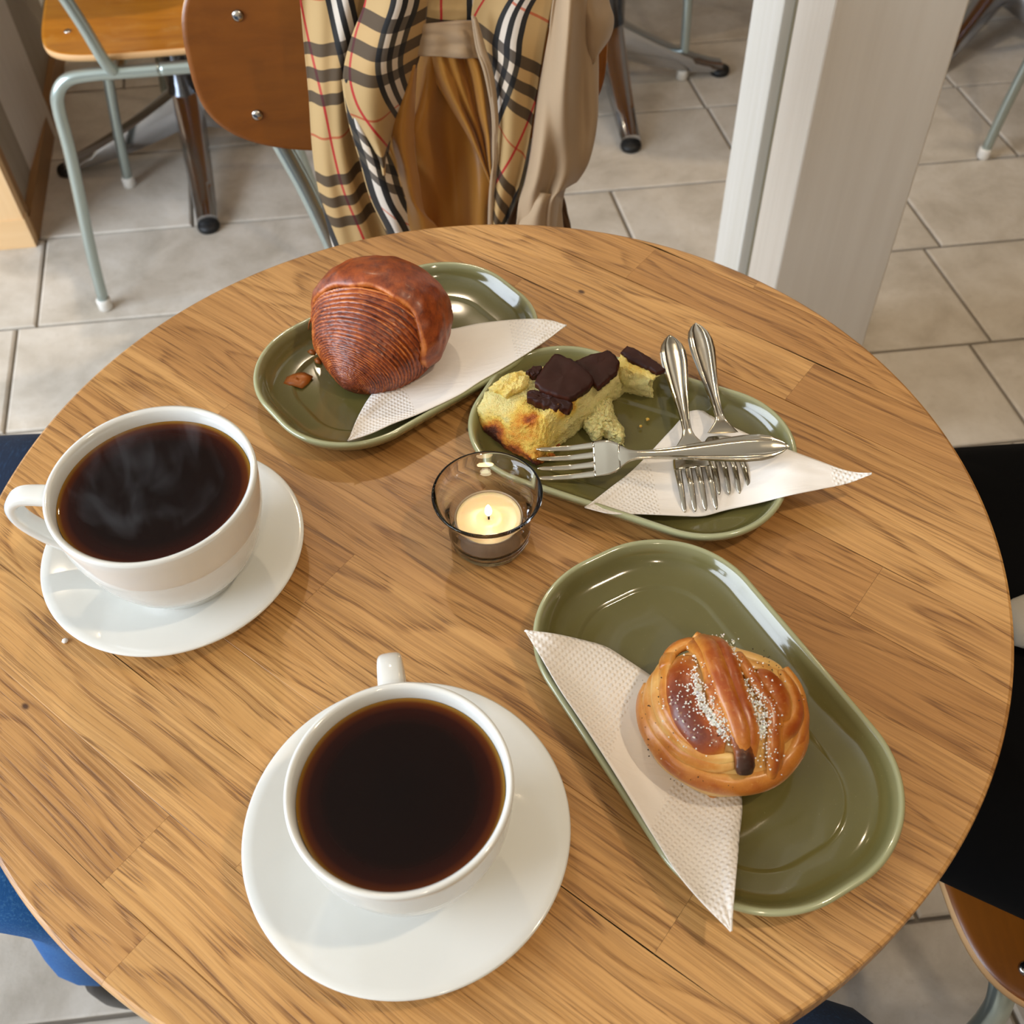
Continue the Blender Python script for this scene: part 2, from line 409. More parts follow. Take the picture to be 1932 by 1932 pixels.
ENDS = {-1: [-.0154], 2: [.2100], 10: [.0916, -.25], 9: [-.12], 0: [.03], 3: [-.05], 4: [.16, -.2], 5: [-.02], 6: [.11], 7: [-.14, .2], 8: [.05], 1: [-.12], 11: [-.06], 12: [.02], -2: [.02]}
TONE = {-1: [.55, .9], 0: [.8, .85], 1: [.95, .8], 2: [.75, .95], 3: [.5, .7], 4: [.65, .45, .6], 5: [.2, .5], 6: [.4, .15], 7: [.55, .3, .5], 8: [.35, .75], 9: [.2, .55], 10: [.5, .75, .25], 11: [.45, .35], 12: [.5, .6], -2: [.6, .8]}
for k in range(-3, 13):
    va, vb = V0+k*SW, V0+(k+1)*SW
    cuts = [-1]+sorted(ENDS.get(k, []))+[1]
    for q in range(len(cuts)-1):
        gp = .00006
        poly = clip(clip(clip(clip(cuv, 1, va+gp, False), 1, vb-gp, True), 0, cuts[q]+gp, False), 0, cuts[q+1]-gp, True)
        if len(poly) < 3: continue
        def inset(p, d):
            r = math.hypot(*p); return (p[0]*(r-d)/r, p[1]*(r-d)/r) if r > R-.0006 else p
        n = len(poly); ch = .0022
        uc = sum(p[0] for p in poly)/n; vc = (va+vb)/2
        rings = [[(p[0]-uc, p[1]-vc, z) for p in (inset(p, d) for p in poly)] for d, z in ((.0015, -TH), (0, -TH+.0015), (0, -ch), (.0006, -.0007), (ch, 0))]
        me = grid(rings, True, True, True)
        s = obj('stave', me, M['oak'], tb, smooth=False, loc=(uc*gx-vc*gy, uc*gy+vc*gx, TZ), rot=(0, 0, GA))
        tn = TONE.get(k, [.5, .5]); s['tone'] = float(tn[q % len(tn)])
def pedestal(t, armang, r=.255, n=4):
    obj('column', lathe([(.0, .08), (.030, .08), (.030, .70), (.05, .705), (.05, TZ-TH-.002), (0, TZ-TH-.002)], 32), M['chrome'], t)
    for i in range(n):
        a = armang+i*2*math.pi/n
        sec = []
        for u in np.linspace(0, 1, 14):
            rr = .02+u*(r-.02); w = .030-.010*u; top = .115*(1-u)**1.3+.030; bot = top-(.075-.058*u)
            if u > .97: bot = .012
            rw = [(rr*math.cos(a)-sx*w*math.sin(a)*f, rr*math.sin(a)+sx*w*math.cos(a)*f, z) for sx, f, z in ((-1, .75, bot), (-1, 1, (top*.4+bot*.6)), (-1, .8, top-.004), (-1, .4, top), (1, .4, top), (1, .8, top-.004), (1, 1, (top*.4+bot*.6)), (1, .75, bot))]
            sec.append(rw)
        ar = obj('foot_arm', grid(sec, True, True, True), M['chrome'], t)
        sharp(ar, 50)
        cx, cy = r*math.cos(a), r*math.sin(a)
        obj('rubber_foot', lathe([(0, 0), (.020, 0), (.022, .006), (.020, .013), (0, .013)], 20, cx, cy), M['black_rubber'], ar)
pedestal(tb, .6)
def neighbour(x, y, a, lab, r=.269):
    t = empty('cafe_table', (x, y, 0), 0, lab, 'table', 'neighbouring tables on cast aluminium feet')
    obj('tabletop', lathe([(0, TZ-TH), (R-.002, TZ-TH), (R, TZ-TH+.002), (R, TZ-.002), (R-.002, TZ), (0, TZ)], 96), M['ply'], t)
    pedestal(t, a, r); return t
neighbour(-.598, 1.615, math.atan2(1.352-1.615, -.543+.598), 'table with polished aluminium star foot behind the brown backrest, upper left', .27)
neighbour(.266, 1.818, math.atan2(1.565-1.818, .293-.266), 'table with polished aluminium star foot beyond the coat, left of the post', .254)
neighbour(1.16, 1.99, math.pi/4, 'table with polished aluminium star foot at the top right corner', .26)

# ------------------------------------------------------------------ cups, saucers, coffee
def saucer(x, y, r, rz, lab):
    t = empty('saucer', (x, y, TZ), rz, lab, 'saucer', 'white saucers')
    k = r/.0755
    prof = [(0, .0042), (.022, .0042), (.0245, .0062), (.030, .0068), (.045, .0098), (.060, .0140), (.070, .0170), (.0745, .0178), (.0755, .0172),
            (.0752, .0160), (.070, .0143), (.055, .0090), (.040, .0042), (.036, .0), (.033, .0), (.032, .0025), (0, .0028)]
    obj('saucer_dish', lathe([(a*k, z) for a, z in prof], 128), M['china'], t)
def cup(x, y, r, h, hang, lab, clab, hoff=0.0, cz=-.0085, group='white coffee cups'):
    z0 = TZ+.0064
    t = empty('coffee_cup', (x, y, z0), 0, lab, 'cup', group)
    H = h; k = r
    out = [(.0, .0030), (.46*k, .0030), (.47*k, 0), (.535*k, 0), (.55*k, .0012), (.55*k, .0058), (.545*k, .0068), (.555*k, .0078), (.60*k, .135*H), (.68*k, .195*H), (.775*k, .29*H), (.855*k, .41*H), (.91*k, .54*H), (.941*k, .63*H), (.950*k, .655*H), (.958*k, .670*H), (.964*k, .695*H), (.975*k, .76*H), (.99*k, .90*H), (k, .975*H), (.995*k, H), (.965*k, 1.004*H), (.935*k, .985*H)]
    inn = [(.925*k, .90*H), (.905*k, .75*H), (.87*k, .58*H), (.80*k, .40*H), (.66*k, .24*H), (.45*k, .14*H), (0, .11*H)]
    obj('cup_body', lathe(out+inn, 128), M['china'], t)
    # ear handle: flattened loop
    ca, sa = math.cos(hang), math.sin(hang)
    pl = [(.90*k, .80*H), (1.10*k, .83*H), (1.36*k, .82*H), (1.49*k, .72*H), (1.46*k, .55*H), (1.24*k, .36*H), (.98*k, .24*H), (.72*k, .20*H)]
    pts = spline([(a, 0, b) for a, b in pl], 40); rows = []
    for i, p in enumerate(pts):
        q = pts[min(i+1, 39)]-pts[max(i-1, 0)]; q /= np.linalg.norm(q); nn = np.array([-q[2], 0, q[0]]); w = .0068-.0010*math.sin(math.pi*i/39); th = .0036
        rw = []
        for j in range(16):
            a = 2*math.pi*j/16; c, s = math.cos(a), math.sin(a)
            sx = math.copysign(abs(c)**.6, c)*w; sn = math.copysign(abs(s)**.7, s)*th
            v = p+nn*sn; rw.append((v[0]*ca-sx*sa, v[0]*sa+sx*ca, v[2]))
        rows.append(rw)
    obj('handle', grid(rows, True, True, True), M['china'], t)
    # the coffee is a thing of its own
    zc = H+cz; rc = np.interp(zc/H, [.75, .90, .985], [.905*k, .925*k, .935*k])-.0002
    prof = [(0, zc)]+[(rc*f, zc+(.0006*max(0, (f-.95)/.05)**2)) for f in (.2, .4, .5, .6, .66, .72, .77, .82, .86, .9, .93, .95, .97, .985, 1)]
    co = obj('coffee', lathe(prof, 96), M['coffee'], None, loc=(x, y, z0))
    a_ = co.data.attributes.new('edge', 'FLOAT', 'POINT')
    for i, v in enumerate(co.data.vertices): a_.data[i].value = math.hypot(v.co.x, v.co.y)/rc
    prop(co, clab, 'coffee', 'black coffee in the cups')
    return t
saucer(-.1744, -.0122, .0739, 0, 'white saucer under the steaming cup at the left')
saucer(-.0363, -.1848, .0768, 1, 'white saucer under the front cup, nearest the viewer')
cup(-.1668, -.0215, .0545, .0770, math.radians(176), 'white coffee cup with handle pointing left, at the left edge of the table', 'steaming black coffee in the left cup')
cup(-.0330, -.1915, .0484, .0728, math.radians(97), 'white coffee cup with handle pointing away, nearest the viewer', 'black coffee in the front cup, amber at its rim')

# ------------------------------------------------------------------ olive green oblong plates
def plate(x, y, ang, L, Wd, r, lab):
    t = empty('serving_plate', (x, y, TZ), ang, lab, 'plate', 'olive green oblong plates')
    def ring(ins, z, n=40):
        a, b, rr = L-ins, Wd-ins, max(r-ins, .012); pts = []
        for q, (sx, sy) in enumerate(((1, 1), (-1, 1), (-1, -1), (1, -1))):
            for k in range(n):
                th = math.pi/2*(q+k/(n-1)); pts.append((sx*(a-rr)+rr*math.cos(th), sy*(b-rr)+rr*math.sin(th), z))
        return pts
    prof = [(.020, .0), (.017, .0), (.010, .004), (.003, .010), (.0004, .0150), (0, .0170), (.0008, .0182), (.0022, .0184), (.0036, .0174), (.0060, .0135), (.0092, .0090), (.0150, .0068), (.0225, .0060), (.0238, .0058), (.0250, .0048), (.0262, .0044), (.048, .0042)]
    me = grid([ring(i, z) for i, z in prof], True, True, True)
    o = obj('plate_dish', me, M['green'], t)
    a_ = o.data.attributes.new('rim', 'FLOAT', 'POINT'); n = 160
    w = [.5, .5, .5, .5, .55, .7, .9, .8, .35, .08, 0, 0, 0, 0, 0, 0]
    for i in range(len(o.data.vertices)): a_.data[i].value = w[i//n] if i//n < 16 else 0
    return t
plate(-.0518, .1454, .6447, .0968, .0636, .0545, 'olive green oblong plate holding the croissant, at the back left')
plate(.0929, .0585, -.4613, .0997, .0615, .0516, 'olive green oblong plate holding the cheesecake and forks')
plate(.1135, -.1275, -1.0976, .1076, .0640, .0570, 'olive green oblong plate holding the knotted bun, at the front right')

# ------------------------------------------------------------------ paper napkins
def napkin(top, bot, zt, zb, zmid, emb, lab, sag=1.0, creases=0.0, layers=2, seed=0):
    """top/bot: matching edge curves in the photograph, zt/zb their heights, zmid the height in the middle"""
    nu, nv = 90, 30
    T = spline(top, nu); B = spline(bot, nu); ZT = spline([(z,) for z in zt], nu); ZB = spline([(z,) for z in zb], nu); ZM = spline([(z,) for z in zmid], nu)
    t = empty('paper_napkin', (0, 0, 0), 0, lab, 'napkin', 'folded white paper napkins')
    for L_ in range(layers):
        rows = []; E = []
        for i in range(nu):
            r = []
            for j in range(nv):
                w = j/(nv-1); px = T[i]*(1-w)+B[i]*w
                z = (ZT[i][0]*(1-w)+ZB[i][0]*w); m = 4*w*(1-w); z += (ZM[i][0]-z)*m*.9
                z += .0011*creases*nz((i*.08+seed, w*3, 0), 1.2)*m - L_*.0008
                p = at(px[0]+L_*0.9, px[1]-L_*.6, z); r.append(tuple(p)); E.append(emb(i/(nu-1), w))
            rows.append(r)
        V, F = grid(rows)
        o = obj('paper_ply', (V, F), M['paper'], t)
        so = o.modifiers.new('thick', 'SOLIDIFY'); so.thickness = .0005
        a_ = o.data.attributes.new('emboss', 'FLOAT', 'POINT')
        for i, e in enumerate(E): a_.data[i].value = e
        uv = o.data.uv_layers.new(name='UVMap')
        for lp in o.data.loops:
            v = o.data.vertices[lp.vertex_index].co; uv.data[lp.index].uv = (v.x, v.y)
    return t
h = .75
napkin([(657, 831), (676, 785), (700, 745), (740, 700), (790, 650), (820, 618), (850, 621), (900, 611), (960, 604), (1010, 602), (1040, 605), (1068, 614)],
       [(657, 831), (700, 817), (740, 799), (785, 782), (830, 762), (870, 742), (905, 719), (940, 699), (975, 678), (1005, 659), (1035, 639), (1068, 614)],
       [h+.0212, h+.014, h+.009, h+.007, h+.007, h+.007, h+.008, h+.010, h+.014, h+.0212, h+.020, h+.020],
       [h+.0212, h+.0200, h+.0196, h+.0194, h+.0192, h+.0192, h+.0194, h+.0198, h+.0200, h+.0212, h+.020, h+.020],
       [h+.0212, h+.014, h+.0115, h+.010, h+.0095, h+.0095, h+.010, h+.012, h+.015, h+.019, h+.020, h+.020],
       lambda u, w: 1.0 if (u < .28 or u > .72) else 0.0, 'white paper napkin under the croissant, creased across the middle', creases=1.2, seed=3)
napkin([(1104, 957), (1150, 921), (1190, 890), (1225, 855), (1265, 812), (1309, 770), (1350, 790), (1410, 819), (1480, 846), (1540, 868), (1600, 889), (1644, 893)],
       [(1104, 957), (1150, 968), (1200, 969), (1250, 971), (1290, 973), (1327, 973), (1370, 962), (1430, 949), (1490, 934), (1550, 922), (1600, 912), (1644, 895)],
       [h+.0210, h+.014, h+.010, h+.0075, h+.0065, h+.0065, h+.008, h+.012, h+.019, h+.020, h+.022, h+.025],
       [h+.0210, h+.0200, h+.0165, h+.014, h+.011, h+.009, h+.009, h+.0125, h+.0210, h+.0212, h+.021, h+.025],
       [h+.0210, h+.015, h+.011, h+.0085, h+.008, h+.008, h+.009, h+.013, h+.0200, h+.0212, h+.022, h+.025],
       lambda u, w: 1.0 if (u < .26 or u > .86) else 0.0, 'white paper napkin under the three forks, its tip over the table', creases=.7, seed=9)
napkin([(990, 1190), (1040, 1196), (1090, 1207), (1140, 1221), (1180, 1245), (1225, 1275), (1290, 1320), (1350, 1400), (1396, 1495), (1392, 1590), (1386, 1680), (1379, 1757)],
       [(990, 1190), (1020, 1240), (1055, 1300), (1090, 1352), (1125, 1405), (1160, 1460), (1200, 1525), (1240, 1590), (1275, 1645), (1310, 1688), (1345, 1725), (1379, 1757)],
       [h+.0215, h+.0212, h+.0125, h+.0085, h+.0070, h+.0065, h+.006, h+.006, h+.006, h+.010, h+.0212, h+.0215],
       [h+.0215]*12,
       [h+.0215, h+.0212, h+.015, h+.011, h+.0095, h+.009, h+.0085, h+.0085, h+.009, h+.015, h+.0212, h+.0215],
       lambda u, w: 1.0 if (u < .42 or u > .60) else 0.0, 'white paper napkin beneath the bun, its point past the plate edge', creases=.9, seed=5)

# ------------------------------------------------------------------ tealight in a glass
ch = empty('candle_holder', (.0055, -.003, TZ), 0, 'small clear glass tealight holder with a flared rim', 'candle holder')
obj('glass_bowl', lathe([(0, .0002), (.0195, .0002), (.0222, .0012), (.0234, .0035), (.0240, .012), (.0242, .022), (.0252, .029), (.0282, .0352), (.0305, .0392), (.0312, .0405), (.0308, .0416), (.0298, .0414),
                         (.0272, .0358), (.0242, .0300), (.0224, .022), (.0221, .012), (.0214, .0055), (.018, .0042), (0, .0040)], 96), M['glass'], ch)
tl = empty('tealight', (.0055, -.003, TZ+.0043), 0, 'lit tealight candle with pooled yellow wax inside the glass', 'candle')
obj('tealight_cup', lathe([(0, 0), (.0190, 0), (.0195, .0006), (.0197, .0155), (.0194, .0160), (.0190, .0155), (.0188, .0012), (0, .0012)], 72), M['tin'], tl)
obj('wax', lathe([(0, .0014), (.0186, .0014), (.0186, .0148), (.0176, .0139), (.016, .0136), (.008, .0133), (.0055, .0137), (.0042, .0131), (0, .0130)], 72), M['wax'], tl)
obj('wick', sweep([(0, 0, .0125), (0, .0002, .0150), (.0004, .0004, .0172)], .0006, 8), M['wick'], tl)
obj('flame', lathe([(0, .0162), (.0010, .0170), (.0019, .0188), (.0021, .0205), (.0017, .0228), (.0008, .0250), (0, .0262)], 24), M['flame'], tl)
l = D.lights.new('flame_light', 'POINT'); l.energy = .014; l.color = (1, .70, .38); l.shadow_soft_size = .003
lo = D.objects.new('flame_light', l); COL.objects.link(lo); lo.parent = tl; lo.location = (0, 0, .031)

# ------------------------------------------------------------------ chairs: plywood shells on bent tube frames
def superell(n, a, b, e=3.2):
    out = []
    for k in range(n):
        t = 2*math.pi*k/n; c, s = math.cos(t), math.sin(t)
        out.append((a*math.copysign(abs(c)**(2/e), c), b*math.copysign(abs(s)**(2/e), s)))
    return out
def shell(outline, fn, th, rings=10):
    """disc-like panel: outline shrunk to the centre, both faces and a rim; returns mesh + index where the rim is"""
    rows = []; n = len(outline)
    fr = [1-(1-k/rings)**1.6 for k in range(rings+1)]
    for f in fr: rows.append([fn(x*f, y*f, 0) for x, y in outline])
    rows.append([fn(x*1.004, y*1.004, th*.5) for x, y in outline])
    for f in fr[::-1]: rows.append([fn(x*f, y*f, th) for x, y in outline])
    return grid(rows, True)
def chair(x, y, rz, lab, back_mat='ply_dark', seat_mat='ply', group='plywood and steel tube chairs', has_caps=True):
    t = empty('cafe_chair', (x, y, 0), rz, lab, 'chair', group)
    def seatf(a, b, d):
        z = .452 - .010*math.exp(-(a*a/.012+(b+.03)**2/.010))*1.0
        if b > .10: z -= (b-.10)**2*2.3
        if b < -.13: z += (-.13-b)*.10
        return (a*(1-.10*max(0, -b)/.19), b, z-d)
    s = obj('seat', shell(superell(96, .195, .195, 5), seatf, .010), M[seat_mat], t)
    s.data.materials.append(M['ply_edge']); n = 96
    for p in s.data.polygons:
        r0 = min(p.vertices)//n
        if r0 in (10, 11): p.material_index = 1
    for sx, sy in ((-1, .158), (1, .158), (-1, -.10), (1, -.10)):
        q = seatf(sx*.152, sy, 0)
        obj('screw', lathe([(0, .0022), (.003, .0022), (.0055, .0012), (.0062, -.001), (0, -.001)], 16, q[0], q[1]), M['steel'], s).location = (0, 0, q[2])
    rc = .17
    def backf(a, b, d):
        z = .757+b; yb = -.205-(z-.66)*.14 - .020*(1-(a/.19)**2) - d
        return (a, yb, z)
    bo = superell(96, .190, .099, 3.0)
    bk = obj('backrest', shell(bo, backf, .009), M[back_mat], t); bk.data.materials.append(M['ply_edge'])
    for p in bk.data.polygons:
        if min(p.vertices)//n in (10, 11): p.material_index = 1
    for sx in (-1, 1):
        for b in (-.055, .034):
            q = backf(sx*.139, b, 0)
            m_ = lathe([(0, .0022), (.003, .0022), (.0050, .0012), (.0056, -.001), (0, -.001)], 16)
            obj('rivet', m_, M['steel'], bk, loc=(q[0], q[1]+.0002, q[2]), rot=(math.radians(-90), 0, 0))
    for sx in (-1, 1):
        pts = spline([(sx*.142, -.252, .812), (sx*.139, -.244, .75), (sx*.133, -.236, .69), (sx*.108, -.228, .61), (sx*.085, -.218, .52), (sx*.073, -.208, .455), (sx*.066, -.185, .426), (sx*.066, -.14, .424), (sx*.075, .0, .430), (sx*.09, .12, .428)], 60)
        obj('back_tube', sweep(pts, .0092, 14), M['tube'], t)
    for sy in (-1, 1):
        q = 1 if sy < 0 else .84
        for sx in (-1, 1):
            pts = spline([(sx*.215, sy*.205*q, .018), (sx*.203, sy*.203*q, .12), (sx*.176, sy*.20*q, .30), (sx*.168, sy*.199*q, .375), (sx*.160, sy*.198*q, .405), (sx*.140, sy*.196*q, .424), (sx*.105, sy*.194*q, .4285), (sx*.04, sy*.194*q, .4285), (0, sy*.194*q, .4285)], 60)
            lg = obj('leg', sweep(pts, .0098, 14), M['tube'], t)
            obj('cap', lathe([(0, 0), (.011, 0), (.0125, .002), (.0125, .020), (.0115, .022), (0, .022)], 18, sx*.215, sy*.205*q), M['white_cap'], lg)
    return t
chair(-.497, 1.348, math.radians(4.5), 'honey plywood chair with worn seat at the top left', 'ply', 'ply')
chair(-.068, .328, math.radians(180), 'brown plywood chair with the checked coat hung over its back')
chair(.565, 2.07, math.radians(100), 'steel tube chair between the coat and the white post, far back', 'ply', 'ply')
chair(1.191, 1.704, math.radians(4.5), 'steel tube chair leg at the right edge beyond the post', 'ply', 'ply')
chair(-.50, 2.00, math.radians(184.5), 'far chair facing the worn one, only its leg showing at the upper left', 'ply', 'ply')
chair(.530, -.022, math.radians(90), 'plywood chair under the person in black, lower right', 'ply_dark', 'ply_dark')
chair(.02, -.70, 0, 'plywood chair the viewer sits on, below the frame', 'ply_dark', 'ply_dark')
chair(-.80, .10, math.radians(-90), 'plywood chair under the person in blue jeans, left of the frame', 'ply_dark', 'ply_dark')

# ------------------------------------------------------------------ seated people (only their legs reach the frame)
def skinned(name, nodes, edges, mat, parent, lv=2):
    me = D.meshes.new(name); me.from_pydata([n[0] for n in nodes], edges, []); me.update()
    me.materials.append(mat)
    o = D.objects.new(name, me); COL.objects.link(o); o.parent = parent
    sk = o.modifiers.new('skin', 'SKIN'); sk.use_smooth_shade = True
    for i, n in enumerate(nodes):
        r = n[1]; me.skin_vertices[0].data[i].radius = (r, r*(n[2] if len(n) > 2 else 1))
        me.skin_vertices[0].data[i].use_root = (i == 0)
    subsurf(o, lv); return o
def person(lab, pel, kneeL, ankL, kneeR, ankR, mat, toe, shoe_mat=None, group=None):
    t = empty('person', (0, 0, 0), 0, lab, 'person', group)
    P0 = Vector(pel); nd = [(P0, .10)]; ed = []
    side = (Vector(kneeL)-Vector(kneeR)); side.z = 0; side.normalize()
    top = P0+Vector((0, 0, .13)); nd.append((top, .115)); ed.append((0, 1))
    for s, kn, an in ((1, kneeL, ankL), (-1, kneeR, ankR)):
        hip = P0+side*.095*s; kn = Vector(kn); an = Vector(an); b = len(nd)
        nd += [(hip, .088), (hip.lerp(kn, .5), .078), (kn, .070), (kn.lerp(an, .35), .058), (an, .048)]
        ed += [(0, b), (b, b+1), (b+1, b+2), (b+2, b+3), (b+3, b+4)]
    skinned('trousers', nd, ed, mat, t)
    for an in (ankL, ankR):
        a = Vector(an); d = Vector(toe).normalized()
        f0 = Vector((a.x, a.y, .055)); nodes = [(Vector((a.x, a.y, max(.10, a.z-.03))), .036), (f0, .045), (f0+d*.09+Vector((0, 0, -.012)), .042), (f0+d*.17+Vector((0, 0, -.022)), .034)]
        skinned('shoe', nodes, [(0, 1), (1, 2), (2, 3)], M['leather'], t)
    return t
kn1 = at(158, 1598, .49); an1 = at(172, 1772, .19)
pl_ = person('person in blue jeans sitting at the left of the table', (-.80, .10, .53), (-.30, .240, .500), (-.28, .24, .12), kn1, (an1.x, an1.y, .17), M['denim'], (.5, 1, 0))
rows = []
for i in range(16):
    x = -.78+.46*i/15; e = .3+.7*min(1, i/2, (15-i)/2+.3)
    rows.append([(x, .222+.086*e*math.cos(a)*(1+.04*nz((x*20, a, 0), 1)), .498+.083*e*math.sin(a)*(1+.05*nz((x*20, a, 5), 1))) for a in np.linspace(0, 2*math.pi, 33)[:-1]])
o = obj('thigh_shade_wrap', grid(rows, True, True, True), M['denim_dark'], pl_); o['label'] = 'dark navy wrap over the far leg, its colour standing in for shade'  # wrap added round the far thigh; navy puts its shade into the colour
person('viewer in dark jeans whose knee shows at the bottom edge, right of centre', (.03, -.70, .53), (-.10, -.30, .51), (-.10, -.26, .12), (.197, -.250, .510), (.19, -.22, .12), M['denim_dark'], (0, 1, 0))
pr = person('person in black sitting at the right of the table', (.62, .05, .53), (.23, -.05, .51), (.26, -.05, .12), (.23, .17, .51), (.26, .17, .12), M['black_cloth'], (-1, 0, 0))
rows = []
for i in range(26):
    x = .17+.62*i/25; yl = -.125-.60*max(0, min(x, .50)-.27); yr = .215+.05*max(0, x-.4); e = min(1, (i+.6)/5)**.5; r = []
    for j in range(48):
        a = 2*math.pi*j/48; c, s = math.cos(a), math.sin(a)
        yy = (yl+yr)/2+(yr-yl)/2*e*math.copysign(abs(c)**.6, c)
        fold = .006*math.sin(yy*70+x*9)*max(0, s)+.008*nz((x, yy, 0), 12)
        r.append((x, yy, .545+.052*e*math.copysign(abs(s)**.75, s)+fold))
    rows.append(r)
obj('coat_skirt', grid(rows, True, True, True), M['black_cloth'], pr)
gc = at(1942, 1170, .61)
rows = []
for i in range(14):
    u = i/13; r = []
    for j in range(20):
        a = 2*math.pi*j/20; rr = .022*math.sin(math.pi*(.12+.80*u))**.5*(1+.15*nz((i*.3, math.cos(a), math.sin(a)), 1.4))
        r.append((gc.x-.012+.10*u, gc.y+rr*1.15*math.cos(a)+.012*u, gc.z-.006+rr*.7*math.sin(a)))
    rows.append(r)
gcl = obj('folded_cloth', grid(rows, True, True, True), M['grey_cloth']); prop(gcl, 'pale grey cloth lying on the black coat at the right edge', 'cloth')

# ------------------------------------------------------------------ the coat over the chair
def mat_tartan():
    m = NT('beige_check_lining'); uv = m.n('ShaderNodeTexCoord').outputs['UV']
    sp = m.n('ShaderNodeSeparateXYZ'); m.l(uv, sp.inputs[0])
    fu = m.math('FRACT', sp.outputs[0]); fv = m.math('FRACT', sp.outputs[1])
    T, K, Wh, Rd = '#b89763', '#15120f', '#d6cabb', '#ae261b'
    cu = m.ramp(fu, [(0, T), (.30, K), (.37, Wh), (.44, K), (.51, Wh), (.58, K), (.65, T), (.968, Rd), (.998, T)], 'CONSTANT')
    cvr = m.ramp(fv, [(0, '#ffffff'), (.28, '#6e6862'), (.37, '#fffaf2'), (.46, '#6e6862'), (.55, '#fffaf2'), (.64, '#6e6862'), (.73, '#ffffff'), (.975, '#f09a86'), (.995, '#ffffff')], 'CONSTANT')
    lift = m.ramp(fv, [(0, '#000000'), (.37, '#3a3a3a'), (.46, '#000000'), (.55, '#3a3a3a'), (.64, '#000000')], 'CONSTANT')
    c = m.mix(1.0, cu, cvr, 'MULTIPLY'); c = m.mix(lift, c, '#ecd2a6')
    m.base(c); m.b.inputs['Roughness'].default_value = .75; m.b.inputs['Sheen Weight'].default_value = .1
    return m.m
M['tartan'] = mat_tartan()
M['lining'] = simple('golden_brown_satin_lining', '#b37c30', .40, Sheen_Weight=.2).m
M['gabardine'] = simple('beige_gabardine', '#ab9070', .75, Sheen_Weight=.15).m
M['gab_dark'] = simple('dark_brown_cloth', '#5c4229', .85).m  # darker brown for the narrow strips between the coat folds
ct = empty('coat', (0, 0, 0), 0, 'beige coat with checked lining hung over the back of the brown chair', 'coat')
def sheet(name, L, Rr, yl, yr, mat, u0=0, u1=1, v0=0, bulge=0.0, folds=(), nu=44, nv=60, vper=.118, skew=0.0, th=.0016, g=None, slope=0.0, upx=150.0, lab=None):
    """cloth between two edge curves of the photograph; yl/yr give the depth of each edge from top to bottom"""
    zg = aty(L[0][0], g or 0, yl[0]).z
    A = spline(L, nv); B = spline(Rr, nv); YA = spline([(q,) for q in yl], nv); YB = spline([(q,) for q in yr], nv); rows = []; UV = []
    for i in range(nv):
        r = []; w = i/(nv-1)
        for j in range(nu):
            s = j/(nu-1); y = YA[i][0]*(1-s)+YB[i][0]*s
            y -= bulge*math.sin(math.pi*s)
            for amp, fr, ph, sl in folds: y += amp*math.sin(2*math.pi*(fr*s+ph+sl*w))
            y += .0022*nz((s*3, w*4, len(name)*1.7), 1.0)
            px = A[i]*(1-s)+B[i]*s
            p = aty(px[0], px[1], y); r.append(tuple(p))
            UV.append((u0+s*(B[i][0]-A[i][0])/upx+skew*px[1], (zg-p.z)/vper+.28+slope*s))
        rows.append(r)
    o = obj(name, grid(rows), mat, ct)
    uv = o.data.uv_layers.new(name='UVMap')
    for lp in o.data.loops: uv.data[lp.index].uv = UV[lp.vertex_index]
    so = o.modifiers.new('thick', 'SOLIDIFY'); so.thickness = th; so.offset = 0
    if lab: o['label'] = lab
    return o
def line(*p): return list(p)
EXT = 120   # every hanging sheet runs on below the table edge
# golden inner lining, deep between the fronts
sheet('sleeve_lining', [(772, -60), (775, 60), (752, 190), (724, 260), (742, 330), (752, 400), (752, 560)], [(930, -60), (915, 60), (935, 150), (948, 240), (945, 330), (940, 420), (940, 560)],
      [.512]*7, [.512]*7, M['lining'], folds=((.014, 1.15, .1, .8), (.006, 2.7, .3, -.9)), bulge=-.006)
sheet('sleeve_lining', [(800, 80), (815, 140), (850, 200), (880, 250), (905, 300), (925, 345), (930, 380)], [(895, 95), (915, 150), (925, 220), (930, 260), (930, 310), (930, 350), (932, 382)],
      [.498]*7, [.492]*7, M['lining'], folds=((.006, 1.4, .2, .6), (.004, 3.1, .0, .4)), bulge=.004)
sheet('sleeve_lining', [(768, 130), (738, 200), (722, 250), (742, 300), (755, 350), (765, 400), (768, 500)], [(786, 120), (782, 200), (782, 280), (790, 340), (800, 400), (830, 440), (860, 540)],
      [.490, .488, .486, .486, .484, .482, .480], [.500, .500, .498, .494, .490, .486, .484], M['lining'], folds=((.005, 1.0, .0, .3),), bulge=.006)
# checked fronts
sheet('checked_lining', [(560, -80), (566, 0), (574, 90), (583, 180), (590, 280), (600, 350), (622, 440), (655, 560)], [(700, -80), (690, 0), (680, 90), (672, 180), (680, 280), (704, 370), (738, 440), (775, 560)],
      [.500, .498, .495, .492, .488, .484, .480, .470], [.500, .497, .492, .488, .484, .480, .476, .468], M['tartan'], u0=.98, u1=1.78, g=79, slope=.10, folds=((.004, .9, .1, .4), (.002, 2.3, .0, .5)), bulge=.006, skew=-.0009)
sheet('checked_lining', [(700, -80), (690, 0), (664, 70), (648, 140), (656, 200), (682, 250), (712, 300), (722, 330)], [(812, -80), (806, 0), (800, 60), (790, 110), (768, 170), (742, 235), (732, 290), (728, 332)],
      [.482, .480, .474, .466, .462, .464, .466, .468], [.492, .490, .488, .488, .486, .484, .480, .476], M['tartan'], u0=.98, u1=1.74, g=14, slope=-.04, folds=((.005, .8, .25, .2),), bulge=.012, skew=-.0006)
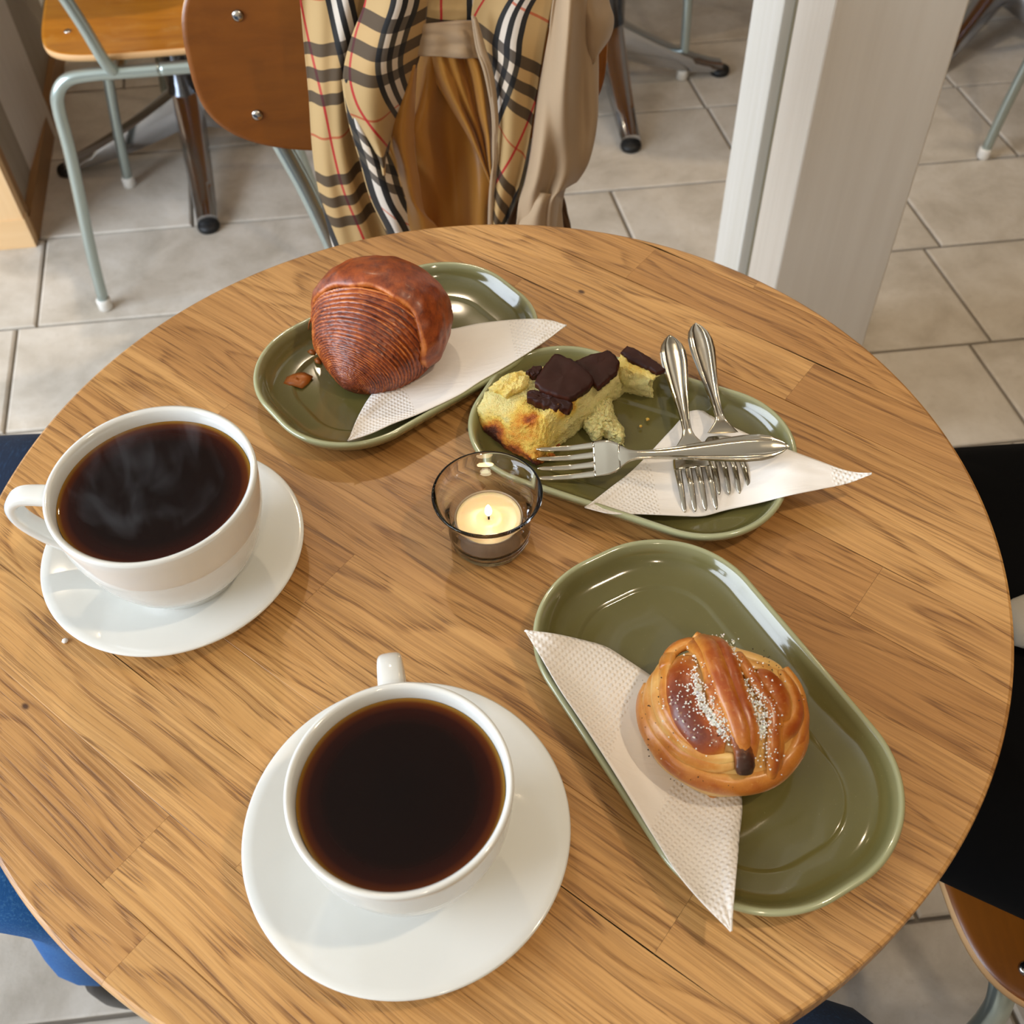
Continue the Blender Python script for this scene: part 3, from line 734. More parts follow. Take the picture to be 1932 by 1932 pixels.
sheet('checked_lining', [(646, 150), (657, 224), (678, 298), (699, 373), (730, 437), (770, 530)], [(664, 150), (684, 215), (714, 262), (740, 305), (764, 373), (772, 430), (810, 530)],
      [.472, .470, .468, .466, .464, .460], [.480, .478, .474, .470, .468, .464], M['tartan'], u0=.29, g=210, slope=-.30, folds=((.002, .8, .25, .2),), bulge=.008)
sheet('checked_lining', [(786, -80), (784, 0), (784, 25), (784, 50), (786, 70)], [(930, -80), (915, 0), (905, 25), (898, 50), (896, 66)],
      [.500, .500, .498, .497, .497], [.500, .500, .498, .497, .497], M['tartan'], u0=1.66, u1=2.40, g=25, slope=-.05, nv=30, bulge=.004)
sheet('hanger_loop_band', [(781, 46), (783, 70), (786, 104)], [(898, 38), (903, 75), (909, 110)], [.493, .490, .489], [.493, .490, .488], M['gabardine'], nv=24, bulge=.006, folds=((.0015, 2.0, .2, .1),), th=.003)
sheet('checked_lining', [(914, -80), (890, 20), (898, 80), (918, 120), (930, 200), (932, 290), (926, 360), (922, 440), (920, 560)], [(1062, -80), (1044, 0), (1032, 60), (1020, 130), (1008, 210), (994, 290), (980, 350), (955, 430), (940, 560)],
      [.494, .492, .486, .480, .476, .474, .472, .470, .468], [.488, .486, .482, .478, .474, .470, .468, .466, .466], M['tartan'], u0=-.15, u1=.66, g=30, slope=-.32, folds=((.003, 1.1, .1, .3),), bulge=.005, skew=.0031)
sheet('front_edge', [(892, 30), (900, 90), (916, 140), (930, 220), (930, 300), (924, 380), (922, 500)], [(898, 34), (915, 95), (930, 145), (938, 220), (938, 300), (932, 380), (930, 500)],
      [.478, .474, .470, .468, .466, .464, .462], [.480, .476, .472, .470, .468, .466, .464], M['gabardine'], nu=8, th=.003)
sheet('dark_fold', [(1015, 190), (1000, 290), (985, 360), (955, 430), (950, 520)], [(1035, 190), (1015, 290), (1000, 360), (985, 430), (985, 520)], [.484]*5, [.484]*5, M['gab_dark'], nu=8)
# beige outer cloth and sleeve at the right
sheet('outer_cloth', [(1062, -80), (1044, 0), (1033, 80), (1016, 180), (1003, 280), (992, 340), (978, 390), (972, 470), (975, 560)], [(1120, -80), (1128, 0), (1128, 60), (1128, 150), (1126, 230), (1112, 300), (1090, 340), (1062, 372), (1060, 560)],
      [.484, .480, .476, .472, .468, .465, .462, .460, .458], [.505, .500, .498, .495, .490, .485, .484, .482, .480], M['gabardine'], folds=((.007, 1.2, .05, .9), (.005, 2.3, .2, -1.4)), bulge=.026)
sheet('outer_cloth', [(1080, -80), (1082, 0), (1098, 50), (1108, 90), (1116, 130)], [(1140, -80), (1148, 0), (1157, 36), (1150, 70), (1128, 102)],
      [.492, .488, .486, .488, .492], [.508, .506, .504, .506, .508], M['gabardine'], nv=36, folds=((.003, 1.2, .3, .5),), bulge=.020)
sheet('outer_cloth', [(990, 360), (984, 395), (978, 440), (976, 560)], [(1056, 368), (1058, 385), (1062, 430), (1075, 560)],
      [.458, .456, .454, .452], [.474, .472, .470, .468], M['gabardine'], nv=30, folds=((.004, 1.0, .0, .7),), bulge=.018)
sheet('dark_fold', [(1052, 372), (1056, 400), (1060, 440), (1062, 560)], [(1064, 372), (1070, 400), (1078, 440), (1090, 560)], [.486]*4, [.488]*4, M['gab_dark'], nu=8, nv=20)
# the part that goes over the top and hangs behind the backrest
rows = []
for i in range(30):
    u = i/29; r = []
    if u < .35: z = .80+.075*(u/.35); y = .500+.02*(u/.35)
    elif u < .55: a = (u-.35)/.2*math.pi; z = .875+.020*math.sin(a); y = .555-.035*math.cos(a)
    else: z = .875-.20*((u-.55)/.45); y = .590+.012*math.sin(u*9)
    for j in range(30):
        s = j/29; x = -.118+.222*s
        r.append((x+.004*nz((s*3, u*3, 1), 2), y+.006*math.sin(s*19+u*3)*(1 if u > .4 else .3), z))
    rows.append(r)
o = obj('outer_cloth', grid(rows), M['gabardine'], ct); so = o.modifiers.new('thick', 'SOLIDIFY'); so.thickness = .002

# ------------------------------------------------------------------ cake forks
def fork(P0, P1, roll, lab, face=1, sag=.0, tine_len=.040, lift0=0.0):
    """P0 handle end, P1 tine tips; built along the line between them"""
    P0 = Vector(P0); P1 = Vector(P1); d = P1-P0; Lg = d.length; X = d.normalized()
    Y = Vector((0, 0, 1)).cross(X).normalized(); Z = X.cross(Y)
    if roll: q = Matrix.Rotation(roll, 3, X); Y = q @ Y; Z = q @ Z
    t = empty('cake_fork', P0, 0, lab, 'fork', 'steel cake forks')
    def w2(x, y, z): return tuple(X*x+Y*y+Z*z)
    k = Lg/.150
    xs = [0, .002, .005, .010, .017, .026, .036, .048, .060, .072, .082, .090, .095, .100, .1035]
    ws = [.0004, .0022, .0045, .0068, .0082, .0084, .0076, .0062, .0048, .0036, .0029, .0029, .0040, .0072, .0098]
    zs = [.0005, .0008, .0012, .0018, .0022, .0022, .0020, .0018, .0020, .0026, .0034, .0045, .0048, .0042, .0034]
    ts = [.0012, .0014, .0016, .0018, .0020, .0021, .0021, .0022, .0024, .0026, .0026, .0022, .0017, .0014, .0012]
    N = 90; S = np.linspace(0, 1, N)**1.15*.1035; rows = []
    for x in S:
        w = np.interp(x, xs, ws); z = np.interp(x, xs, zs)+sag*math.sin(math.pi*x/.1035); th = np.interp(x, xs, ts)
        g = max(0, 1-abs(x-.045)/.052)
        prof = []
        for f in np.linspace(-1, 1, 25):
            a = abs(f)
            hgt = th*.5*(1-a**6)**.5 if a < 1 else 0
            ridge = (.0006*math.exp(-((a-.80)/.055)**2)+.0005*math.exp(-((a-.60)/.05)**2) - .0006*max(0, 1-(a/.55)**2))*min(1, g*2.2)*(1 if w > .002 else 0)
            prof.append((f*w, hgt+ridge))
        ring = [w2(x*k, a, z+b) for a, b in prof]+[w2(x*k, a, z-.5*th*(1-abs(a/w)**4 if w else 0)) for a, _ in prof[::-1][1:-1]]
        rows.append(ring)
    sharp(obj('handle', grid(rows, True, True, True), M['fork'], t), 60)
    # head: shoulders then four tines
    def headz(x): return np.interp(x, [.100, .108, .116, .130, .142, .150], [.0042, .0030, .0012, -.0012, -.0006, .0012])*face+sag*0
    rows = []
    for x in np.linspace(.100, .1160, 16):
        w = np.interp(x, [.100, .1035, .107, .111, .116], [.0072, .0096, .0108, .0112, .0112]); z = headz(x)
        ring = [w2(x*k, f*w, z+.00065+.0008*face*(f*f)) for f in np.linspace(-1, 1, 13)]+[w2(x*k, f*w, z-.00065+.0008*face*(f*f)) for f in np.linspace(1, -1, 13)]
        rows.append(ring)
    obj('head', grid(rows, True, True, True), M['fork'], t)
    for i in range(4):
        yc = (-1.5+i)*.0060; rows = []
        for x in np.linspace(.1150, .1500, 26):
            u = (x-.115)/.035; w = .0023*(1-.45*u)*(1-max(0, (u-.9)/.1)**2*.7); th = .0012*(1-.35*u); z = headz(x)+.0008*face*((yc/.0112)**2)*(1-u)
            c = yc*(1+.02*u)
            rows.append([w2(x*k, c+w*math.cos(a), z+th*.62*math.sin(a)) for a in np.linspace(0, 2*math.pi, 13)[:-1]])
        obj('tine', grid(rows, True, True, True), M['fork'], t)
    return t
fork(at(1263, 634, h+.0215), at(1322, 962, h+.0125), math.radians(6), 'cake fork with handle pointing away, left one of the crossed pair', face=-1)
fork(at(1312, 611, h+.0220), at(1387, 930, h+.0115), math.radians(-4), 'cake fork with handle pointing away, right one of the crossed pair', face=-1)
fork(at(1489, 843, h+.0270), at(1014, 876, h+.0135), math.radians(-24), 'used cake fork lying across the two others, tines under the cheesecake', face=1, sag=.0012)

# ------------------------------------------------------------------ pastry helpers
def vattr(o, name, vals):
    a = o.data.attributes.new(name, 'FLOAT', 'POINT'); a.data.foreach_set('value', [float(v) for v in vals])
def hit(px, py, C, A, rz=0):
    """where the line of sight meets the ellipsoid (centre C, half axes A)"""
    d = ray(px, py); o = CAM-C; S = Matrix.Rotation(-rz, 3, 'Z'); d = S @ d; o = S @ o
    ds = Vector((d.x/A[0], d.y/A[1], d.z/A[2])); os_ = Vector((o.x/A[0], o.y/A[1], o.z/A[2]))
    a = ds.dot(ds); b = 2*ds.dot(os_); c = os_.dot(os_)-1; q = b*b-4*a*c
    tt = (-b-math.sqrt(max(q, 0)))/(2*a); p = S.transposed() @ (o+d*tt)+C
    n = S.transposed() @ Vector(((o+d*tt).x/A[0]**2, (o+d*tt).y/A[1]**2, (o+d*tt).z/A[2]**2))
    return p, n.normalized()
def mat_crust(name, pale, mid, dark, dk2, sc=60, rough=.33, coat=.35, bump=.0006, speck=True):
    m = NT(name); b = m.attr('brown').outputs['Fac']; v = m.coord(); n1 = m.noise(v, sc, 5, .6); n2 = m.noise(v, sc*9, 3, .6)
    f = m.math('ADD', m.math('MULTIPLY', b, .80), m.math('MULTIPLY', m.math('SUBTRACT', n1, .45), .75))
    k = m.ramp(f, [(.05, pale), (.34, mid), (.66, dark), (.95, dk2)])
    if speck: k = m.mix(m.ramp(n2, [(.60, '#000000'), (.72, '#777777')]), k, pale)
    m.base(k); m.b.inputs['Roughness'].default_value = rough; m.b.inputs['Coat Weight'].default_value = coat; m.b.inputs['Coat Roughness'].default_value = .22
    m.b.inputs['Subsurface Weight'].default_value = .0
    m.bump(m.math('ADD', n1, m.math('MULTIPLY', n2, .4)), .5, bump); return m.m
M['croissant'] = mat_crust('croissant_crust', '#d27f3b', '#9f4a18', '#66250b', '#32100a', 160, .42, .18)
M['bun'] = mat_crust('bun_crust', '#e4b96f', '#c98232', '#9a460f', '#6a270a', 60, .36, .28)
M['bun_tip'] = mat_crust('bun_burnt_tip', '#b9702c', '#8f4a18', '#43200f', '#2a140c', 45, .35, .3)
M['sugar'] = simple('pearl_sugar', '#f3ece4', .35, Subsurface_Weight=.3, Subsurface_Scale=.002).m
M['seed'] = simple('dark_spice_grains', '#1c120b', .6).m
M['flake'] = simple('croissant_flake', '#9a5518', .4).m
def mat_crumb():
    m = NT('baked_cheese_crumb'); b = m.attr('brown').outputs['Fac']; v = m.coord(); n1 = m.noise(v, 90, 5, .7); n2 = m.noise(v, 380, 4, .7); n3 = m.noise(v, 1400, 2)
    f = m.math('ADD', b, m.math('MULTIPLY', m.math('SUBTRACT', n1, .5), m.math('ADD', .25, m.math('MULTIPLY', b, 1.3))))
    k = m.ramp(f, [(.02, '#f0e29a'), (.22, '#f4d162'), (.42, '#e0962c'), (.62, '#b35a14'), (.9, '#4f1f0a')])
    k = m.mix(m.ramp(n2, [(.58, '#000000'), (.75, '#555555')]), k, '#fff3c4')
    m.base(k); m.b.inputs['Roughness'].default_value = .6; m.b.inputs['Subsurface Weight'].default_value = .15; m.b.inputs['Subsurface Scale'].default_value = .003
    m.bump(m.math('ADD', n2, m.math('MULTIPLY', n3, .8)), 1.0, .0016); return m.m
M['crumb'] = mat_crumb()
def mat_burnt():
    m = NT('burnt_cake_top'); v = m.coord(); n = m.noise(v, 55, 5, .6); n2 = m.noise(v, 900, 2); e = m.attr('brown').outputs['Fac']
    k = m.mix(n, '#220b06', '#371409'); k = m.mix(m.ramp(e, [(.75, '#000000'), (1.2, '#888888')]), k, '#6a2c0e')
    m.base(k); m.b.inputs['Roughness'].default_value = .55; m.b.inputs['Specular IOR Level'].default_value = .25; m.bump(m.math('ADD', n, m.math('MULTIPLY', n2, .3)), .3, .0006); return m.m
M['burnt'] = mat_burnt()

# ------------------------------------------------------------------ croissant
cr = empty('croissant', at(690, 660, h+.005), 0, 'glossy brown croissant with many thin layers, resting half on a napkin', 'croissant')
c0 = Vector(cr.location)
ax = [at(650, 733, h+.0125), at(656, 722, h+.0165), at(666, 704, h+.0215), at(680, 678, h+.0270), at(700, 640, h+.0320), at(718, 602, h+.034), at(736, 570, h+.031), at(750, 548, h+.026)]
rr = [.0006, .0105, .0220, .0325, .0405, .0425, .0360, .0050]
NR, NS = 900, 180
AX = spline([tuple(p) for p in ax], NR); RR = spline([(r,) for r in rr], NR)
def ring_at(i, NS, extra=0, a0=0, a1=2*math.pi, closed=True):
    p = Vector(AX[i]); t = (Vector(AX[min(i+1, NR-1)])-Vector(AX[max(i-1, 0)])).normalized()
    t = (t+Vector((-.02, .63, -.78))*1.0*max(0, 1-i/NR*1.35)).normalized()        # the horn's rings tip over towards its point
    s = t.cross(Vector((0, 0, 1))).normalized(); u_ = s.cross(t).normalized(); out = []
    for j in range(NS):
        a = a0+(a1-a0)*j/(NS if closed else NS-1); yield a, p, t, s, u_
rows = []; br = []
for i in range(NR):
    u = i/(NR-1); row = []
    for a, p, t, s, u_ in ring_at(i, NS):
        c, sn = math.cos(a), math.sin(a)
        wob = .35*nz((c*1.2, sn*1.2, u*3), 1.0)+.25*math.sin(a+1.0)
        ph = u*(46+44*(1-u))+wob*.9; f = ph-math.floor(ph)
        lay = nz((c*1.3, sn*1.3, math.floor(ph)*1.7), 1)            # each layer stands out by its own amount
        saw = (1-f)**1.2
        amp = (.0015 if u > .12 else .0010)*min(1, .3+u*5)*(.55+1.1*max(0, lay+.3))
        r = max(.0004, RR[i][0])*(1+.030*nz((c*1.5, sn*1.5, u*5), 1.3))+amp*(saw-.5)+.0005*nz((c*14, sn*14, u*60), 1.5)*min(1, u*6)
        r -= .0022*math.exp(-((u-.655)/.018)**2)*max(0, sn+.4)
        q = p+s*(r*c*1.03)+u_*(r*sn*.86)
        zmin = h+.0048
        if q.z < zmin+.003: q.z = zmin+.003*math.exp((q.z-zmin-.003)/.006)
        row.append(tuple(q-c0))
        edge = math.exp(-((f-.10)/.12)**2); groove = math.exp(-((f-.93)/.09)**2)
        br.append(.60-.55*edge*(.75+lay)+.32*groove+.45*max(0, .16-u)*5-.30*math.exp(-((u-.62)/.030)**2)*max(0, sn)+.22*nz((c*2.2, sn*2.2, u*8), 1.2)+.16*nz((c*9, sn*9, u*50), 1.2))
    rows.append(row)
o = obj('layered_body', grid(rows, True, True, True), M['croissant'], cr); vattr(o, 'brown', br)
# the thick outer wrap that ends over the back
rows = []; br = []; n1, n2 = 150, 60
for k in range(n1):
    a = math.radians(-18)+math.radians(212)*k/(n1-1); row = []
    st = .655+.008*nz((a*2, 0, 4), 1.5)-.13*math.exp(-((a-math.radians(-5))/.75)**2)+.02*math.exp(-((a-math.radians(185))/.4)**2)
    for q_ in range(n2):
        v = q_/(n2-1); u = st+(1.0-st)*v; ii = min(NR-1, int(u*(NR-1)))
        p = Vector(AX[ii]); t = (Vector(AX[min(ii+1, NR-1)])-Vector(AX[max(ii-1, 0)])).normalized(); s = t.cross(Vector((0, 0, 1))).normalized(); u_ = s.cross(t).normalized()
        r = RR[ii][0]*(1+.03*nz((math.cos(a)*1.5, math.sin(a)*1.5, u*5), 1.3))+.0036*math.sin(math.pi*min(1, v*6)/2)*(1-v*.5)+.0006+.0008*nz((a*3, u*12, 2), 2)
        if v == 0: r -= .0022
        x = p+s*(r*math.cos(a)*1.03)+u_*(r*math.sin(a)*.86); x.z = max(x.z, h+.006); row.append(tuple(x-c0))
        br.append(.58+.14*nz((a*4, u*14, 0), 1.6)+.12*nz((a*20, u*60, 0), 1.6)-(.35 if v < .03 else 0))
    rows.append(row)
o = obj('outer_layer', grid(rows), M['croissant'], cr); vattr(o, 'brown', br)
so = o.modifiers.new('thick', 'SOLIDIFY'); so.thickness = .0012
# a loose shred hanging at the left
pts = spline([tuple(at(*q)-c0) for q in ((598, 588, h+.045), (590, 598, h+.038), (584, 610, h+.030), (582, 622, h+.024))], 16)
o = obj('loose_shred', sweep(pts, [.0022*(1-i/18) for i in range(16)], 8, flat=.4), M['croissant'], cr); vattr(o, 'brown', [.35]*len(o.data.vertices))
# flakes that fell on the plate
def flake(poly, z, lab):
    c = sum((Vector(at(x, y, z)) for x, y in poly), Vector())/len(poly)
    n = len(poly); rows = []
    P = [at(x, y, z)-c for x, y in poly]
    rr_ = []
    for f in (.02, .5, 1): rr_.append([(p.x*f, p.y*f, .0022*(1-f*f)+.0005*math.sin(i*2.1)) for i, p in enumerate(P)])
    o = obj('pastry_flake', grid(rr_, True), M['flake'], None, loc=c); so = o.modifiers.new('t', 'SOLIDIFY'); so.thickness = .0006
    prop(o, lab, 'crumb', 'croissant flakes on the green plate')
flake([(527, 727), (540, 712), (556, 702), (574, 702), (591, 711), (582, 722), (570, 733), (550, 728)], h+.0058, 'largest four-cornered croissant flake on the back left plate')
flake([(578, 664), (588, 660), (598, 662), (595, 670), (586, 669)], h+.0062, 'small croissant flake lying left of the croissant, upper one')
flake([(592, 678), (600, 674), (608, 680), (606, 688), (596, 686)], h+.0062, 'small croissant flake touching the croissant, lower one')

# ------------------------------------------------------------------ knotted bun
bn = empty('knotted_bun', at(1365, 1358, h+.004), 0, 'golden knotted bun sprinkled with pearl sugar', 'pastry')
b0 = Vector(bn.location); BC = at(1364, 1358, h+.0200); BA = (.0402, .0388, .0300); BR = -.25
rows = []; br = []
for i in range(60):
    ph = math.pi*(i+.5)/60-math.pi/2; row = []
    for j in range(100):
        th = 2*math.pi*j/100; v = Vector((BA[0]*math.cos(ph)*math.cos(th), BA[1]*math.cos(ph)*math.sin(th), BA[2]*math.sin(ph)))*.985
        v = Matrix.Rotation(BR, 3, 'Z') @ v; v *= 1+.03*nz(v, 60); q = BC+v
        if q.z < h+.0055: q.z = h+.0055
        row.append(tuple(q-b0)); br.append(.05+.2*nz(v, 90))
    rows.append(row)
o = obj('dough_base', grid(rows, True, True, True), M['bun'], bn); vattr(o, 'brown', br)
def zpx(X, Y): return 1180+X*.19669, 1180+Y*.19669
def strand(pts, hw, flat=.55, lift=.0, brown=(.2, .8), mat='bun', n=56, taper=(.62, .62), cent=(0, 0), fn=None):
    Q = spline([zpx(*p) for p in pts], n); ctr = []; ups = []; rad = []
    for i, p in enumerate(Q):
        q, nn = hit(p[0], p[1], BC, BA, BR); u = i/(n-1); r = hw*.19669*.000262*1.25
        tp = 1
        if u < .2: tp = taper[0]+(1-taper[0])*math.sin(u/.2*math.pi/2)
        if u > .8: tp = taper[1]+(1-taper[1])*math.sin((1-u)/.2*math.pi/2)
        ctr.append(q+nn*(lift-r*flat*.25)); ups.append(nn); rad.append(r*tp)
    seg = 28; rows = []; br = []; V = []
    for i in range(n):
        t = (ctr[min(i+1, n-1)]-ctr[max(i-1, 0)]).normalized(); s = t.cross(ups[i]).normalized(); a_ = s.cross(t).normalized(); row = []
        for j in range(seg):
            a = 2*math.pi*j/seg; c, sn = math.cos(a), math.sin(a)
            wr = 1+.05*nz((i*.25, c*2, sn*2), 1)
            q = ctr[i]+s*(rad[i]*c*wr)+a_*(rad[i]*flat*sn*wr)
            if q.z < h+.0055: q.z = h+.0055
            row.append(tuple(q-b0)); top = max(0, sn)**1.4; u = i/(n-1)
            b = brown[0]+(brown[1]-brown[0])*top*(.55+.45*math.sin(math.pi*min(1, max(0, u))))
            if fn: b += fn(u)
            br.append(b)
        rows.append(row)
    o = obj('dough_strand', grid(rows, True, True, True), M[mat], bn); vattr(o, 'brown', br); return o
strand([(205, 560), (165, 720), (200, 950), (330, 1180), (520, 1370), (800, 1500), (1100, 1540), (1380, 1480), (1560, 1330), (1690, 1120), (1715, 880)], 98, .75, 0, (.2, .62))
strand([(330, 400), (235, 600), (240, 850), (370, 1080), (590, 1250), (850, 1330), (1050, 1330)], 66, .6, .0005, (.1, .45))
strand([(430, 300), (320, 480), (320, 740), (430, 980), (630, 1180), (860, 1265), (1040, 1262)], 52, .65, .0012, (.0, .30))
strand([(480, 260), (400, 450), (390, 720), (480, 950), (640, 1120), (860, 1210)], 44, .65, .0016, (.1, .45))
strand([(560, 330), (540, 520), (560, 750), (640, 950), (780, 1090), (960, 1130)], 125, .42, .0012, (.35, 1.0), fn=lambda u: .15*math.sin(u*3))
strand([(395, 430), (425, 330), (480, 262), (560, 215), (660, 205), (770, 290), (840, 450), (890, 700), (960, 900), (1020, 1080)], 84, .6, .0022, (.3, .75))
strand([(1540, 400), (1660, 620), (1710, 860), (1680, 1090), (1570, 1310), (1470, 1430)], 74, .7, .0, (.2, .6))
strand([(1500, 460), (1590, 620), (1640, 800), (1600, 950), (1500, 1040), (1430, 1130)], 70, .6, .0010, (.2, .75))
strand([(1240, 470), (1380, 560), (1455, 680), (1470, 800), (1440, 880)], 100, .5, .0014, (.3, .85))
strand([(880, 190), (1050, 250), (1250, 310), (1420, 380), (1520, 460)], 58, .55, .0002, (-.1, .12))
strand([(1090, 330), (1220, 390), (1380, 420)], 46, .6, .0012, (-.05, .2))
strand([(1080, 300), (1180, 480), (1310, 680), (1395, 830), (1400, 1050), (1400, 1280), (1385, 1440)], 56, .7, .0022, (.3, .75))
strand([(1430, 820), (1460, 1000), (1460, 1200), (1440, 1400)], 44, .7, .0014, (.2, .6))
strand([(720, 160), (880, 220), (980, 380), (1050, 600), (1130, 850), (1180, 1050), (1180, 1250)], 72, .7, .0030, (.35, .85))
strand([(680, 150), (800, 260), (880, 450), (950, 640), (1030, 850), (1090, 1030), (1120, 1200)], 76, .7, .0042, (.35, .8))
strand([(1050, 960), (1085, 1090), (1120, 1200), (1130, 1300), (1128, 1388)], 72, .6, .0036, (.1, .6), mat='bun_tip', taper=(.5, .8), fn=lambda u: 1.0*max(0, u-.35))
dr = at(1344, 1496, h+.009)
o = obj('syrup_drip', lathe([(0, -.004), (.0022, -.003), (.0030, 0), (.0022, .003), (0, .004)], 12), M['bun'], bn, loc=dr-b0); vattr(o, 'brown', [.3]*len(o.data.vertices))
# pearl sugar and spice grains: too many and too fine to count
def sprinkle(name, spots, n, size, mat, lift, rnd):
    V = []; F = []
    for i in range(n):
        cx, cy, sx, sy, an = rnd.choice(spots); a = rnd.gauss(0, 1)*sx; b = rnd.gauss(0, 1)*sy; c, s = math.cos(an), math.sin(an)
        X, Y = cx+a*c-b*s, cy+a*s+b*c
        if ((X-930)/790)**2+((Y-860)/700)**2 > 1: continue
        q, nn = hit(*zpx(X, Y), BC, BA, BR); q = q+nn*(lift+rnd.uniform(-.0004, .0006)); z = size*rnd.uniform(.55, 1.3)
        R3 = Matrix.Rotation(rnd.uniform(0, 6.28), 3, Vector((rnd.random(), rnd.random(), rnd.random())).normalized()); b_ = len(V)
        for vx in ((1, 1, 1), (1, -1, -1), (-1, 1, -1), (-1, -1, 1), (.9, 0, -.9), (-.9, .2, -.8), (0, 1, 0.9)):
            V.append(tuple(q-b0+(R3 @ Vector(vx))*z*.6))
        F += [tuple(b_+k for k in f) for f in ((0, 4, 1), (0, 1, 3), (1, 5, 3), (1, 4, 5), (4, 2, 5), (2, 3, 5), (0, 6, 2), (6, 3, 2), (0, 3, 6), (0, 2, 4))]
    o = obj(name, (V, F), mat, bn, smooth=False); o['kind'] = 'stuff'; return o
rn = random.Random(4)
sprinkle('pearl_sugar', [(700, 640, 40, 170, -.25), (860, 840, 50, 130, -.5), (900, 560, 60, 170, -.3), (950, 980, 40, 70, -.4), (600, 760, 110, 150, 0), (1240, 740, 50, 150, -.4), (900, 300, 60, 120, -.4), (1000, 420, 50, 200, -.3), (1310, 1000, 60, 200, 0), (880, 600, 260, 300, 0)], 950, .00056, M['sugar'], .0042, rn)
sprinkle('cream_filling', [(700, 600, 18, 130, -.15), (800, 850, 22, 110, -.55), (930, 1000, 20, 50, -.6), (1220, 740, 30, 130, -.5), (1270, 980, 25, 60, 0), (1060, 440, 20, 120, -.3)], 420, .0009, M['sugar'], .0022, rn)
sprinkle('spice_grains', [(700, 700, 400, 400, 0), (1200, 700, 120, 260, -.4), (300, 650, 60, 200, 0), (1350, 450, 120, 80, .4), (250, 1150, 60, 60, .8), (700, 1480, 200, 40, .1), (940, 1020, 30, 40, 0)], 110, .00042, M['seed'], .0034, rn)

# ------------------------------------------------------------------ cheesecake
ck = empty('cheesecake_slice', at(1040, 790, h+.004), 0, 'half-eaten slice of yellow cheesecake with burnt brown top pieces', 'cake')
k0 = Vector(ck.location)
def resamp(poly, n):
    P = [np.array(p, float) for p in poly]; P.append(P[0]); L = [0]
    for a, b in zip(P[:-1], P[1:]): L.append(L[-1]+np.linalg.norm(b[:2]-a[:2]))
    return [np.array([np.interp(L[-1]*i/n, L, [p[k] for p in P]) for k in range(len(P[0]))]) for i in range(n)]
def block(name, rings_px, mat, parent, org, n=150, sub=10, amp=.0012, fr=260, brown=None, seed=0, capr=16, chunk=.0):
    """solid through rings of pixel outlines (px,py,height above table) listed bottom to top, rough surface"""
    rings = [[at(p[0], p[1], h+p[2]) for p in resamp(r, n)] for r in rings_px]; rows = []
    def cen(r): return sum(r, Vector())/len(r)
    c = cen(rings[0]); rows.append([c+(p-c)*.02 for p in rings[0]])
    for a, b in zip(rings[:-1], rings[1:]):
        for k in range(sub): rows.append([p.lerp(q, k/sub) for p, q in zip(a, b)])
    c = cen(rings[-1]); last = rings[-1]
    for k in range(capr): f = 1-(k/capr)**1.0; rows.append([c+(p-c)*f for p in last])
    rows.append([c+(p-c)*.01 for p in last])
    out = []; br = []
    for r in rows:
        row = []
        for p in r:
            d = Vector((nz(p, fr, seed), nz(p, fr, seed+9), nz(p, fr, seed+21)))*amp+Vector((nz(p, fr*2.7, seed), nz(p, fr*2.7, seed+5), nz(p, fr*2.7, seed+3)))*amp*.6
            if chunk: d += Vector((nz(p, 70, seed), nz(p, 70, seed+4), nz(p, 70, seed+7)))*chunk
            q = p+d; q.z = max(q.z, h+.0046); row.append(tuple(q-org)); br.append(brown(p) if brown else 0)
        out.append(row)
    o = obj(name, grid(out, True, True, True), mat, parent); vattr(o, 'brown', br); return o
A1, B1 = at(897, 790, h+.006), at(1008, 870, h+.006)
S1_ = at(1050, 770, h+.036)
def seg_d(p, a, b):
    ab = b-a; t = max(0, min(1, (p-a).dot(ab)/ab.dot(ab))); return (p-(a+ab*t)).length
def brn(p):
    d = seg_d(p, A1, B1); n = nz(p, 130, 3)
    v = .55*math.exp(-(d/.0085)**2)+.22*math.exp(-((p-at(1000, 830, h+.014)).length/.016)**2)
    v += .42*math.exp(-((p-at(935, 815, h+.012)).length/.009)**2)+.42*math.exp(-((p-at(1060, 765, h+.03)).length/.008)**2)+.3*math.exp(-((p-at(1000, 790, h+.025)).length/.010)**2)
    v += .40*max(0, p.z-h-.0325)/.004
    return v*1.4*(1+.6*n)
block('crumb_body', [
    [(906, 812, .005), (960, 853, .005), (1016, 880, .005), (1050, 848, .005), (1090, 812, .005), (1125, 785, .005), (1165, 752, .005), (1185, 736, .005), (1180, 715, .005), (1110, 712, .005), (1040, 722, .005), (960, 752, .005), (918, 778, .005)],
    [(894, 784, .012), (945, 832, .012), (1008, 868, .012), (1045, 832, .016), (1082, 798, .018), (1120, 770, .018), (1158, 735, .018), (1176, 722, .018), (1170, 700, .018), (1100, 700, .018), (1035, 706, .018), (950, 735, .016), (908, 762, .014)],
    [(902, 772, .019), (945, 800, .020), (1000, 838, .020), (1036, 798, .027), (1066, 768, .033), (1112, 738, .034), (1145, 714, .032), (1166, 702, .031), (1160, 682, .030), (1095, 680, .034), (1030, 690, .033), (960, 712, .028), (915, 742, .023)],
    [(925, 768, .023), (950, 785, .024), (990, 805, .026), (1030, 780, .032), (1060, 758, .0355), (1105, 732, .036), (1138, 712, .034), (1155, 702, .033), (1148, 690, .032), (1095, 688, .036), (1038, 698, .036), (975, 718, .031), (935, 745, .026)]],
    M['crumb'], ck, k0, n=220, amp=.0009, fr=520, brown=brn, chunk=.0024)
